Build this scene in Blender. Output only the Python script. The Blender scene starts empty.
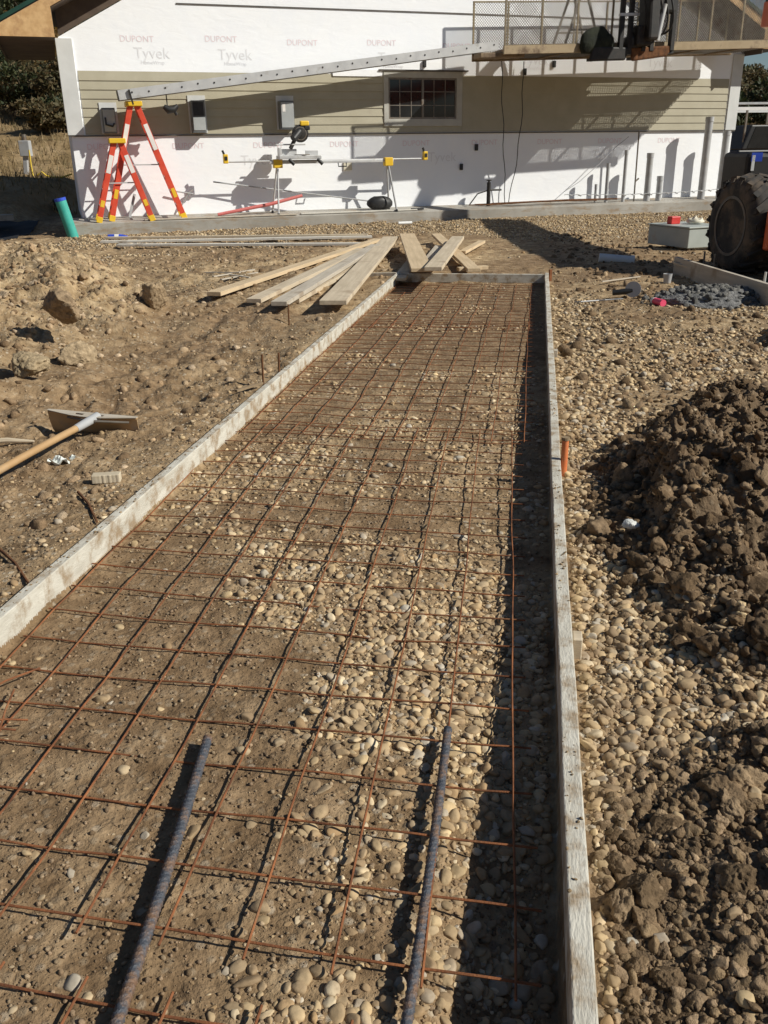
import bpy, bmesh, math, random
import numpy as np
from mathutils import Vector, Matrix
random.seed(7); RNG = np.random.default_rng(11)
scene = bpy.context.scene
COL = scene.collection
PI = math.pi

# ------------------------------------------------------------------ camera
F_PX, PITCH, ROLL, CAM_Z = 876.57, .3878, -.0156, 1.2671
cd = bpy.data.cameras.new('camera'); cam = bpy.data.objects.new('camera', cd); COL.objects.link(cam)
cd.sensor_fit = 'VERTICAL'; cd.sensor_height = 24; cd.lens = F_PX/1024*24
cd.clip_start = .02; cd.clip_end = 3000
_c, _s = math.cos(ROLL), math.sin(ROLL)
fw = Vector((0, math.cos(PITCH), -math.sin(PITCH))); up = Vector((0, math.sin(PITCH), math.cos(PITCH))); rt = Vector((1, 0, 0))
Xc = _c*rt + _s*up; Yc = -_s*rt + _c*up
M = Matrix((Xc, Yc, -fw)).transposed().to_4x4(); M.translation = Vector((0, 0, CAM_Z)); cam.matrix_world = M
scene.camera = cam

def ray(px, py):
    u0, v0 = px-384, py-512
    u = _c*u0+_s*v0; v = -_s*u0+_c*v0
    return Vector((u, F_PX*math.cos(PITCH)-v*math.sin(PITCH), -F_PX*math.sin(PITCH)-v*math.cos(PITCH)))/F_PX
def G(px, py, z=0.):                      # survey point on a level plane
    d = ray(px, py); t = (z-CAM_Z)/d.z
    return Vector((d.x*t, d.y*t, z))

# ------------------------------------------------------------------ wall frame
WY, WA = 20.0, .3253
E_ = Vector((math.cos(WA), math.sin(WA), 0)); N_ = Vector((-math.sin(WA), math.cos(WA), 0)); Z_ = Vector((0, 0, 1))
def W(s, p, z): return Vector((0, WY, 0)) + E_*s - N_*p + Z_*z

# ------------------------------------------------------------------ noise
def _h(ix, iy, iz, seed):
    ix = ix.astype(np.int64); iy = iy.astype(np.int64); iz = iz.astype(np.int64)
    n = (ix*374761393 + iy*668265263 + iz*2147483647 + seed*974634777) & 0xffffffff
    n = ((n ^ (n >> 13))*1274126177) & 0xffffffff
    n = ((n ^ (n >> 16))*2246822519) & 0xffffffff
    return ((n ^ (n >> 15)) & 0xffffff)/float(0xffffff)
def vn(x, y, z=None, seed=0):
    if z is None: z = np.zeros_like(x)
    xi, yi, zi = np.floor(x), np.floor(y), np.floor(z)
    fx, fy, fz = x-xi, y-yi, z-zi
    fx = fx*fx*fx*(fx*(fx*6-15)+10); fy = fy*fy*fy*(fy*(fy*6-15)+10); fz = fz*fz*fz*(fz*(fz*6-15)+10)
    r = 0
    for dz in (0, 1):
        wz = fz if dz else 1-fz
        for dy in (0, 1):
            wy = fy if dy else 1-fy
            for dx in (0, 1):
                wx = fx if dx else 1-fx
                r = r + wx*wy*wz*_h(xi+dx, yi+dy, zi+dz, seed)
    return r*2-1
def fbm(x, y, z=None, octs=4, seed=0, gain=.5, billow=False):
    a, t, r = 1., 0., 0.
    for o in range(octs):
        k = 2.03**o
        n = vn(x*k+o*17.3, y*k-o*9.1, None if z is None else z*k, seed+o)
        if billow: n = np.abs(n)*2-1
        r = r+a*n; t += a; a *= gain
    return r/t
def sm(a, b, x):
    t = np.clip((x-a)/(b-a), 0, 1); return t*t*(3-2*t)

# ------------------------------------------------------------------ forms frame and terrain height
FL = np.array((-1.07, 2.15)); FD = np.array((.1687, .9857)); FP = np.array((.9857, -.1687))
FT_END, FW = 7.52, 1.524
def ut(x, y):
    dx, dy = x-FL[0], y-FL[1]
    return dx*FP[0]+dy*FP[1], dx*FD[0]+dy*FD[1]
def F3(u, t, z=0.): return Vector((FL[0]+FP[0]*u+FD[0]*t, FL[1]+FP[1]*u+FD[1]*t, z))
def inside(x, y):
    u, t = ut(x, y)
    return sm(-.01, .005, u)*(1-sm(FW-.005, FW+.01, u))*(1-sm(FT_END-.005, FT_END+.01, t))
def blob(x, y, cx, cy, rx, ry, a=0.):
    c, s = math.cos(a), math.sin(a); dx, dy = x-cx, y-cy
    q = ((dx*c+dy*s)/rx)**2 + ((-dx*s+dy*c)/ry)**2
    return np.exp(-q)
def heap_mask(x, y):                      # dark clod heap on the right and the clods nearest the camera
    u, t = ut(x, y)
    w = fbm(x*2.3, y*2.3, octs=3, seed=31)*.35
    b1 = ((x-(1.72+.24*(y-3.1)))/1.0)**2 + ((y-3.02)/1.5)**2
    m1 = 1-sm(.60, 1.15, b1+w)
    b2 = ((x-1.20)/1.05)**2 + ((y-1.0)/.70)**2
    m2 = (1-sm(.72, 1.1, b2+w))*sm(FW+.03, FW+.10, u)
    b3 = ((x-3.3)/.7)**2 + ((y-6.0)/.5)**2
    m3 = (1-sm(.6, 1.1, b3+w))*.6
    return np.clip(np.maximum(np.maximum(m1, m2), m3), 0, 1)*(u > FW)
def left_mask(x, y):
    w = fbm(x*.9, y*.9, octs=3, seed=41)*.5
    b = ((x+4.2-.25*(9-y))/1.9)**2 + ((y-8.3)/4.6)**2
    return 1-sm(.45, 1.25, b+w)
def stone_mask(x, y):                     # where the pebbles lie open, 0 = mud
    u, t = ut(x, y); ins = inside(x, y)
    n = fbm(x*2.6+3, y*2.6, octs=3, seed=51)
    mi = sm(-.16, .42, n*.62 + .34*sm(.35, 1.0, u)*(1-sm(.3, 1.6, t)) - .62*(1-sm(.72, 1.12, u))*(1-sm(-.3, .8, t)) - .14*sm(2.6, 4.0, t)+.10)
    hm = heap_mask(x, y)
    n2 = fbm(x*1.1, y*1.1, octs=3, seed=61)
    n4 = fbm(x*2.4, y*2.4, octs=3, seed=63)
    mo = sm(-.22, .22, .6*n2+.6*n4+.16*(1-sm(2.6, 4.2, y))+.07)*(1-hm)*(u > FW)*(1-sm(8.0, 9.2, y+1.2*n2))
    mo = np.maximum(mo, (1-sm(.15, .55, u-FW+.15*n4))*(u > FW)*(1-hm)*(1-sm(7.2, 8.4, y+n2)))
    ml = sm(.08, .5, fbm(x*1.3, y*1.3, octs=3, seed=71)+.10)*.5*(u < 0)
    ml = np.maximum(ml, .7*(1-sm(.1, .6, -u))*(u < 0)*(1-sm(2.5, 4, t)))
    # tan gravel strip along the slab
    pw = -((x-0)*N_.x+(y-WY)*N_.y)
    wr = sm(1.0, 2.6, x)
    ms = (1-sm(2.6+2.6*wr, 4.2+2.8*wr, pw+1.2*n2))*(pw > .5)*(x > -5.6)
    return np.clip(np.where(ins > .5, mi, np.maximum(np.maximum(mo, ml), ms)), 0, 1)
def height(x, y, fine=True):
    x = np.asarray(x, float); y = np.asarray(y, float)
    u, t = ut(x, y); ins = inside(x, y); r = np.hypot(x, y)
    h = .035+fbm(x*.8, y*.8, octs=3, seed=1)*.035
    hi = -.010+fbm(x*3, y*3, octs=2, seed=2)*.007 - .085*sm(1.27, 1.48, u)*(1-sm(1.0, 1.9, y)) - .02*sm(1.0, 1.4, u)*(1-sm(3.5, 5, t))
    # outside near boards: nearly flush with the top on the left, lower gravel on the right
    near = (1-sm(0, .5, np.where(u < 0, -u, np.maximum(u-FW, t-FT_END))))
    h = h*(1-near) + near*(np.where(u < 0, .055, .02)+fbm(x*5, y*5, octs=2, seed=4)*.015)
    # falls slightly towards the slab
    h = h - .10*sm(9, 17, y) 
    hm = heap_mask(x, y); lm = left_mask(x, y)
    if fine:
        n1 = fbm(x*4.2, y*4.2, octs=4, seed=81, billow=True)
        n2 = fbm(x*12, y*12, octs=3, seed=91)
        hs = sm(FW+.10, FW+.55, u)*(1-.45*(1-sm(1.5, 2.1, y)))
        h = h + hm*hs*(.075 - .12*n1 + .035*fbm(x*10, y*10, octs=3, seed=91, billow=True)*-1 + .02*n2 + .07*fbm(x*1.7, y*1.7, octs=2, seed=95))
        n3 = fbm(x*1.8, y*1.8, octs=5, seed=101, gain=.55)
        h = h + lm*(.24 + .22*n3 - .10*np.abs(fbm(x*3.1, y*3.1, octs=3, seed=105)))
        amp = np.clip(.35+fbm(x*.9, y*.9, octs=2, seed=111), .05, 1)
        rough = (fbm(x*7, y*7, octs=5, seed=121, gain=.6)*.042*amp + np.maximum(fbm(x*26, y*26, octs=3, seed=131), .1)*.010)
        h = h + (1-ins)*(u < -.1)*.040*fbm(x*3.3, y*3.3, octs=3, seed=135, billow=True)*sm(.1, .6, -u)
        h = h + (1-ins)*rough*(1-hm*.3)*np.where(r > 12, .8, 1)
        hi = hi + fbm(x*22, y*22, octs=4, seed=141)*.0045
    else:
        h = h+hm*.10+lm*.36
    # wheel ruts running across, right of the forms
    h = h - .03*(1-sm(.0, .16, np.abs((y-5.7)-.25*(x-2))))*sm(1.6, 2.2, x)*(1-hm)
    h = h*(1-ins)+hi*ins
    # hillside behind the building on the left, valley side far right
    dl = r-21.5-np.maximum(x+9, 0)*3
    hl = np.where(x < 0, np.maximum(dl, 0)*.155*sm(0, 5, dl)+.0*x, 0)
    h = h + hl + np.where(fine, 1, 0)*sm(0, 8, dl)*(x < 0)*fbm(x*.25, y*.25, octs=3, seed=151)*.45
    # shaded dip with the added shade sheet beside the left corner
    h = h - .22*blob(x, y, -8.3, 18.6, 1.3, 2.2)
    dr = r-95
    h = h + np.where(x > 0, np.maximum(dr, 0)*.098*sm(0, 30, dr)*(1-.6*sm(220, 330, r)), 0)
    return h
def hz(x, y): return float(height(np.array([x]), np.array([y]))[0])

# ------------------------------------------------------------------ materials
def newmat(name):
    m = bpy.data.materials.new(name); m.use_nodes = True
    nt = m.node_tree; b = nt.nodes['Principled BSDF']
    return m, nt, b
def nd(nt, t, **kw):
    n = nt.nodes.new(t)
    for k, v in kw.items():
        if k.startswith('i_'):
            key = k[2:]
            n.inputs[int(key) if key.isdigit() else key.replace('_', ' ')].default_value = v
        else: setattr(n, k, v)
    return n
def c4(c): return (c[0], c[1], c[2], 1)
def ramp(nt, fac, stops, interp='LINEAR'):
    r = nt.nodes.new('ShaderNodeValToRGB'); r.color_ramp.interpolation = interp
    el = r.color_ramp.elements
    while len(el) < len(stops): el.new(.5)
    for e, (p, c) in zip(el, stops): e.position = p; e.color = c4(c) if len(c) == 3 else c
    nt.links.new(fac, r.inputs[0]); return r.outputs[0]
def mix(nt, fac, a, b, blend='MIX'):
    m = nt.nodes.new('ShaderNodeMix'); m.data_type = 'RGBA'; m.blend_type = blend
    for sock, v in ((m.inputs[0], fac), (m.inputs[6], a), (m.inputs[7], b)):
        if isinstance(v, (int, float)): sock.default_value = v
        elif isinstance(v, tuple): sock.default_value = c4(v)
        else: nt.links.new(v, sock)
    return m.outputs[2]
def coords(nt, scale=(1, 1, 1), kind='Object'):
    t = nt.nodes.new('ShaderNodeTexCoord'); mp = nt.nodes.new('ShaderNodeMapping')
    mp.inputs['Scale'].default_value = scale; nt.links.new(t.outputs[kind], mp.inputs[0]); return mp.outputs[0]
def noise(nt, vec, scale, detail=4, rough=.55, dist=0):
    n = nd(nt, 'ShaderNodeTexNoise'); n.inputs['Scale'].default_value = scale; n.inputs['Detail'].default_value = detail
    n.inputs['Roughness'].default_value = rough; n.inputs['Distortion'].default_value = dist
    nt.links.new(vec, n.inputs['Vector']); return n.outputs['Fac']
def bump(nt, b, hsock, strength, dist=.01, prev=None):
    n = nt.nodes.new('ShaderNodeBump'); n.inputs['Strength'].default_value = strength; n.inputs['Distance'].default_value = dist
    nt.links.new(hsock, n.inputs['Height'])
    if prev is not None: nt.links.new(prev, n.inputs['Normal'])
    if b is not None: nt.links.new(n.outputs[0], b.inputs['Normal'])
    return n.outputs[0]
def pm(name, c1, c2, scale=6., rough=.6, bmp=.2, bs=40., metal=0., dirt=None, stretch=(1, 1, 1), dscale=3., dlo=.5, spec=.5, bd=.004):
    m, nt, b = newmat(name); v = coords(nt, stretch)
    n = noise(nt, v, scale, 5)
    col = ramp(nt, n, [(.32, c1), (.68, c2)])
    if dirt:
        d = noise(nt, coords(nt), dscale, 6, .65)
        f = ramp(nt, d, [(dlo, (0, 0, 0)), (dlo+.16, (1, 1, 1))]); col = mix(nt, f, col, dirt)
    nt.links.new(col, b.inputs['Base Color'])
    b.inputs['Roughness'].default_value = rough; b.inputs['Metallic'].default_value = metal
    b.inputs['Specular IOR Level'].default_value = spec
    if bmp: bump(nt, b, noise(nt, v, bs, 4), bmp, bd)
    return m

MT = {}
MT['form'] = pm('form_lumber', (.47, .44, .37), (.63, .60, .52), 10, .85, .6, 70, dirt=(.32, .24, .155), dscale=13, dlo=.47, stretch=(.8, 3, 3))
MT['wood'] = pm('pale_lumber', (.47, .385, .27), (.63, .53, .39), 3, .75, .3, 25, stretch=(.5, 9, 9), dirt=(.36, .27, .18), dscale=3, dlo=.56)
MT['wood2'] = pm('yellow_lumber', (.50, .38, .23), (.66, .51, .33), 3, .75, .3, 25, stretch=(.5, 9, 9), dirt=(.38, .28, .18), dscale=3, dlo=.6)
MT['wood3'] = pm('grey_lumber', (.40, .35, .28), (.55, .49, .40), 3, .8, .3, 25, stretch=(.5, 9, 9), dirt=(.30, .23, .16), dscale=3, dlo=.55)
MT['whiteboard'] = pm('pale_trim_board', (.55, .52, .46), (.68, .65, .58), 3, .7, .2, 25, stretch=(.4, 8, 8), dirt=(.34, .27, .2), dscale=4, dlo=.56)
MT['oldwood'] = pm('weathered_plank', (.20, .14, .08), (.34, .25, .15), 3, .8, .4, 25, stretch=(1, 1, 1), dirt=(.12, .08, .05), dscale=3, dlo=.5)
MT['handle'] = pm('handle_wood', (.42, .26, .12), (.56, .38, .20), 4, .55, .15, 30, dirt=(.40, .31, .22), dscale=9, dlo=.55)
MT['osb'] = pm('sheathing', (.50, .30, .13), (.68, .45, .22), 9, .75, .3, 50, dirt=(.42, .24, .11), dscale=5, dlo=.5)
MT['rust'] = pm('rusty_wire', (.11, .045, .024), (.33, .13, .055), 14, .85, .5, 200, dirt=(.30, .17, .09), dscale=9, dlo=.58, spec=.2)
MT['rust_dark'] = pm('old_rebar', (.08, .04, .022), (.20, .09, .04), 14, .85, .5, 160, spec=.2)
MT['rebar'] = pm('blue_grey_rebar', (.055, .062, .078), (.12, .13, .15), 30, .6, .7, 240, metal=.2, dirt=(.20, .12, .075), dscale=30, dlo=.47)
MT['alu'] = pm('aluminium', (.55, .55, .55), (.68, .68, .67), 5, .45, .1, 30, metal=.35, dirt=(.40, .38, .34), dscale=4, dlo=.6)
MT['darkmetal'] = pm('dark_metal', (.018, .017, .016), (.05, .045, .04), 8, .5, .2, 40, metal=.3, dirt=(.10, .075, .05), dscale=4, dlo=.6)
MT['steel'] = pm('worn_steel', (.16, .14, .12), (.26, .23, .19), 8, .5, .2, 40, metal=.5, dirt=(.14, .08, .05), dscale=6, dlo=.55)
MT['deck'] = pm('dirty_deck_wood', (.33, .25, .15), (.46, .36, .23), 3, .8, .4, 25, dirt=(.15, .10, .06), dscale=3, dlo=.5)
MT['mechblack'] = pm('greasy_black', (.006, .006, .006), (.022, .018, .015), 8, .6, .4, 30, dirt=(.06, .04, .028), dscale=5, dlo=.58)
MT['level'] = pm('faded_red', (.55, .13, .12), (.62, .18, .16), 5, .5, .1, 30)
MT['tarp'] = pm('dark_tarp', (.008, .010, .006), (.028, .032, .018), 5, .95, .5, 12, bd=.03)
MT['brass'] = pm('guard_frame_paint', (.20, .15, .08), (.30, .24, .14), 8, .6, .2, 40, dirt=(.18, .11, .06), dscale=5, dlo=.55)
MT['orange'] = pm('fibreglass_orange', (.62, .060, .028), (.74, .095, .045), 6, .45, .1, 30, dirt=(.50, .12, .06), dscale=7, dlo=.66)
MT['yellow'] = pm('yellow_plastic', (.80, .50, .02), (.85, .56, .05), 6, .45, .1, 30)
MT['labelwhite'] = pm('ladder_label', (.78, .74, .70), (.85, .82, .78), 12, .5, 0)
MT['white'] = pm('white_plastic', (.72, .72, .70), (.82, .82, .80), 5, .5, .1, 30, dirt=(.55, .48, .40), dscale=9, dlo=.62)
MT['trim'] = pm('primed_trim', (.60, .61, .60), (.68, .69, .68), 4, .65, .1, 30)
MT['siding'] = pm('siding_paint', (.41, .375, .275), (.46, .425, .32), 3, .7, .15, 60, dirt=(.40, .36, .27), dscale=2, dlo=.6)
MT['flash'] = pm('flashing', (.10, .09, .08), (.15, .135, .12), 5, .5, .1, 30, metal=.4)
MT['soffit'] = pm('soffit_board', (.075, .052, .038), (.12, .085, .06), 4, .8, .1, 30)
MT['green'] = pm('drip_edge_green', (.012, .05, .035), (.02, .07, .05), 5, .4, 0, metal=.2)
MT['roof'] = pm('shingle', (.05, .05, .05), (.09, .085, .08), 9, .9, .4, 40)
MT['boxgrey'] = pm('meter_box_paint', (.36, .38, .38), (.44, .46, .46), 5, .45, .1, 30)
MT['boxdark'] = pm('meter_box_shell', (.12, .13, .135), (.17, .18, .185), 5, .5, .1, 30)
MT['black'] = pm('black_plastic', (.012, .012, .013), (.03, .03, .03), 6, .5, .2, 30)
MT['cable'] = pm('black_cable', (.015, .015, .015), (.03, .03, .03), 6, .5, 0)
MT['conduit'] = pm('grey_conduit', (.36, .365, .37), (.47, .475, .48), 5, .5, .1, 30, dirt=(.42, .36, .28), dscale=6, dlo=.56)
MT['greybox'] = pm('electrical_cabinet', (.36, .40, .38), (.44, .48, .46), 4, .5, .1, 30, dirt=(.38, .32, .24), dscale=4, dlo=.6)
MT['teal'] = pm('teal_pipe', (.04, .34, .28), (.07, .42, .35), 5, .4, .1, 30)
MT['blue'] = pm('blue_plastic', (.02, .06, .45), (.04, .10, .6), 5, .4, 0)
MT['red'] = pm('red_plastic', (.55, .03, .03), (.7, .06, .05), 5, .45, .1, 30)
MT['pinkred'] = pm('pink_red_plastic', (.80, .05, .12), (.85, .10, .2), 5, .4, .1, 30)
MT['cream'] = pm('cream_plastic', (.62, .57, .44), (.72, .68, .55), 5, .6, .1, 30)
MT['pvcorange'] = pm('orange_stake', (.62, .16, .05), (.72, .23, .08), 9, .6, .2, 40, dirt=(.45, .22, .12), dscale=20, dlo=.55)
MT['tire'] = pm('tyre_rubber', (.020, .019, .018), (.045, .04, .035), 9, .85, .4, 40, dirt=(.13, .095, .065), dscale=4, dlo=.47)
MT['rim'] = pm('rim_metal', (.05, .055, .06), (.10, .10, .10), 6, .5, .2, 30, metal=.3, dirt=(.14, .10, .07), dscale=7, dlo=.5)
MT['machine'] = pm('machine_orange', (.62, .09, .015), (.70, .13, .03), 5, .4, .1, 30, dirt=(.34, .14, .07), dscale=5, dlo=.58)
MT['glassdark'] = pm('dark_glass', (.01, .012, .014), (.02, .022, .024), 3, .08, 0)
MT['yellowcord'] = pm('yellow_cord', (.75, .50, .03), (.8, .6, .08), 5, .5, 0)
MT['bark'] = pm('bark', (.10, .075, .055), (.18, .14, .10), 9, .9, .5, 30)
MT['palebark'] = pm('pale_bark', (.30, .27, .22), (.42, .38, .32), 9, .9, .5, 30)
MT['shadeblack'] = pm('shade_sheet', (.008, .008, .01), (.016, .016, .018), 2, .75, .4, 5, bd=.02)  # building shade on the ground, put into a near-black colour
MT['truck'] = pm('vehicle_paint', (.015, .016, .018), (.03, .03, .03), 3, .45, .1, 20)
MT['paper'] = pm('paper', (.62, .66, .62), (.74, .76, .72), 8, .8, .3, 30)
MT['block'] = pm('wood_block', (.46, .38, .26), (.58, .50, .37), 14, .8, .3, 50)
MT['whiterock'] = pm('white_rock', (.52, .53, .50), (.70, .70, .67), 22, .8, .5, 50)
MT['lint'] = pm('window_casing', (.42, .41, .37), (.50, .49, .44), 5, .7, .1, 30)

def wood_end_fix(): pass

# housewrap: white sheet with shallow wrinkles
def make_wrap():
    m, nt, b = newmat('housewrap'); v = coords(nt, (1, 1, 1))
    n = noise(nt, v, 2.2, 5, .6, .6)
    nt.links.new(ramp(nt, n, [(.35, (.93, .95, .985)), (.6, (.96, .975, .995))]), b.inputs['Base Color'])
    b.inputs['Roughness'].default_value = .6
    w = noise(nt, coords(nt, (1.4, 1.4, 4)), 2.0, 5, .6, 1.0)
    bump(nt, b, w, .18, .03)
    return m
MT['wrap'] = make_wrap()
MT['print_red'] = pm('pink_print', (.88, .72, .75), (.88, .80, .82), 60, .7, 0)
MT['print_pale'] = pm('pale_print', (.81, .815, .835), (.87, .87, .89), 60, .7, 0)

def make_concrete():
    m, nt, b = newmat('slab_concrete'); v = coords(nt)
    n = noise(nt, v, 1.4, 7, .62)
    col = ramp(nt, n, [(.3, (.27, .25, .215)), (.55, (.38, .36, .32)), (.75, (.46, .44, .40))])
    d = noise(nt, coords(nt, (1, 1, 3)), 2.6, 6, .7)
    col = mix(nt, ramp(nt, d, [(.5, (0, 0, 0)), (.66, (1, 1, 1))]), col, (.29, .22, .15))
    nt.links.new(col, b.inputs['Base Color']); b.inputs['Roughness'].default_value = .85
    bump(nt, b, noise(nt, v, 50, 5), .4, .005); return m
MT['concrete'] = make_concrete()

# ground: attributes wet / stone / tan drive the soil mix, voronoi grit at distance
def make_ground():
    m, nt, b = newmat('soil'); v = coords(nt)
    def att(nm):
        a = nd(nt, 'ShaderNodeAttribute'); a.attribute_name = nm; return a.outputs['Fac']
    nbig = noise(nt, v, 1.3, 6, .62, .3); nmid = noise(nt, v, 9, 6, .65); nfin = noise(nt, v, 70, 5, .7)
    dry = ramp(nt, nmid, [(.32, (.24, .155, .078)), (.50, (.46, .33, .185)), (.68, (.66, .51, .315))])
    damp = ramp(nt, nmid, [(.32, (.15, .092, .046)), (.55, (.27, .178, .098)), (.75, (.43, .30, .175))])
    f = ramp(nt, nbig, [(.40, (0, 0, 0)), (.60, (1, 1, 1))])
    col = mix(nt, f, dry, damp)
    col = mix(nt, att('damp'), col, damp)
    dark = ramp(nt, nmid, [(.3, (.10, .066, .037)), (.55, (.20, .138, .082)), (.8, (.34, .245, .155))])
    col = mix(nt, att('heap'), col, dark)
    col = mix(nt, att('light'), col, dry)
    # small embedded grit
    vo = nd(nt, 'ShaderNodeTexVoronoi'); vo.inputs['Scale'].default_value = 42; nt.links.new(v, vo.inputs['Vector'])
    edge = ramp(nt, vo.outputs['Distance'], [(.30, (1, 1, 1)), (.50, (0, 0, 0))])
    sep = nd(nt, 'ShaderNodeSeparateColor'); nt.links.new(vo.outputs['Color'], sep.inputs[0])
    sel = ramp(nt, sep.outputs[0], [(.62, (0, 0, 0)), (.66, (1, 1, 1))])
    gcol = ramp(nt, sep.outputs[1], [(.0, (.22, .17, .115)), (.5, (.42, .34, .235)), (1, (.60, .52, .40))])
    gm = mix(nt, 1.0, edge, sel, 'MULTIPLY')
    gm2 = mix(nt, 1.0, gm, ramp(nt, att('stone'), [(0, (.35, .35, .35)), (1, (1, 1, 1))]), 'MULTIPLY')
    col = mix(nt, gm2, col, gcol)
    # coarser gravel far off
    vo2 = nd(nt, 'ShaderNodeTexVoronoi'); vo2.inputs['Scale'].default_value = 20; nt.links.new(v, vo2.inputs['Vector'])
    sep2 = nd(nt, 'ShaderNodeSeparateColor'); nt.links.new(vo2.outputs['Color'], sep2.inputs[0])
    g2 = ramp(nt, sep2.outputs[1], [(.0, (.24, .165, .09)), (.45, (.45, .33, .19)), (1, (.66, .53, .35))])
    e2 = ramp(nt, vo2.outputs['Distance'], [(.35, (1, 1, 1)), (.62, (0, 0, 0))])
    g2 = mix(nt, e2, (.12, .085, .05), g2)
    col = mix(nt, att('far_gravel'), col, g2)
    # dry grass on the hillside
    ng = noise(nt, v, .7, 6, .7)
    gr = ramp(nt, ng, [(.30, (.10, .07, .03)), (.48, (.27, .185, .09)), (.7, (.44, .32, .185))])
    col = mix(nt, att('hill'), col, gr)
    col = mix(nt, .35, col, ramp(nt, nfin, [(.3, (.55, .55, .55)), (.7, (1.0, 1.0, 1.0))]), 'MULTIPLY')
    nt.links.new(col, b.inputs['Base Color'])
    b.inputs['Roughness'].default_value = .92; b.inputs['Specular IOR Level'].default_value = .25
    n1 = bump(nt, None, nmid, .9, .025)
    n2 = bump(nt, None, edge, .35, .006, n1)
    bump(nt, b, nfin, .8, .006, n2)
    return m
MT['soil'] = make_ground()
def make_stone():
    m, nt, b = newmat('pebble')
    a = nd(nt, 'ShaderNodeAttribute'); a.attribute_name = 'tint'
    v = coords(nt); n = noise(nt, v, 60, 5, .7); n2 = noise(nt, v, 9, 5, .6)
    col = mix(nt, .5, a.outputs['Color'], ramp(nt, n, [(.3, (.55, .52, .48)), (.7, (1, 1, 1))]), 'MULTIPLY')
    # dust and mud sticking to them
    col = mix(nt, ramp(nt, n2, [(.50, (0, 0, 0)), (.66, (.75, .75, .75))]), col, (.25, .175, .105))
    nt.links.new(col, b.inputs['Base Color']); b.inputs['Roughness'].default_value = .8; b.inputs['Specular IOR Level'].default_value = .3
    bump(nt, b, n, .35, .003); return m
MT['stone'] = make_stone()
def make_clod():
    m, nt, b = newmat('clod_soil'); v = coords(nt)
    a = nd(nt, 'ShaderNodeAttribute'); a.attribute_name = 'tint'
    n = noise(nt, v, 28, 6, .7); f = noise(nt, v, 120, 4, .7)
    col = mix(nt, 1.0, a.outputs['Color'], ramp(nt, n, [(.28, (.42, .40, .38)), (.55, (.95, .93, .9)), (.8, (1.5, 1.5, 1.5))]), 'MULTIPLY')
    nt.links.new(col, b.inputs['Base Color']); b.inputs['Roughness'].default_value = .95; b.inputs['Specular IOR Level'].default_value = .2
    n1 = bump(nt, None, n, .8, .012); bump(nt, b, f, .8, .005, n1); return m
MT['clod'] = make_clod()
def make_leaf(name, cols):
    m, nt, b = newmat(name)
    g = nd(nt, 'ShaderNodeNewGeometry')
    col = ramp(nt, g.outputs['Random Per Island'], [(i/(len(cols)-1), c) for i, c in enumerate(cols)])
    nt.links.new(col, b.inputs['Base Color']); b.inputs['Roughness'].default_value = .7
    tr = nd(nt, 'ShaderNodeBsdfTranslucent'); nt.links.new(col, tr.inputs[0])
    ms = nd(nt, 'ShaderNodeMixShader'); ms.inputs[0].default_value = .25
    out = nt.nodes['Material Output']; nt.links.new(b.outputs[0], ms.inputs[1]); nt.links.new(tr.outputs[0], ms.inputs[2]); nt.links.new(ms.outputs[0], out.inputs[0])
    return m
MT['leaf_dark'] = make_leaf('dark_leaves', [(.018, .03, .010), (.04, .055, .018), (.07, .075, .025)])
MT['leaf_yellow'] = make_leaf('autumn_leaves', [(.05, .055, .018), (.16, .11, .03), (.32, .21, .05), (.22, .10, .04)])
MT['leaf_brown'] = make_leaf('rusty_leaves', [(.04, .04, .018), (.12, .085, .035), (.09, .085, .035), (.17, .11, .05)])
MT['grass'] = make_leaf('dry_grass', [(.16, .11, .05), (.28, .20, .10), (.40, .30, .16), (.10, .09, .035)])

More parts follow.
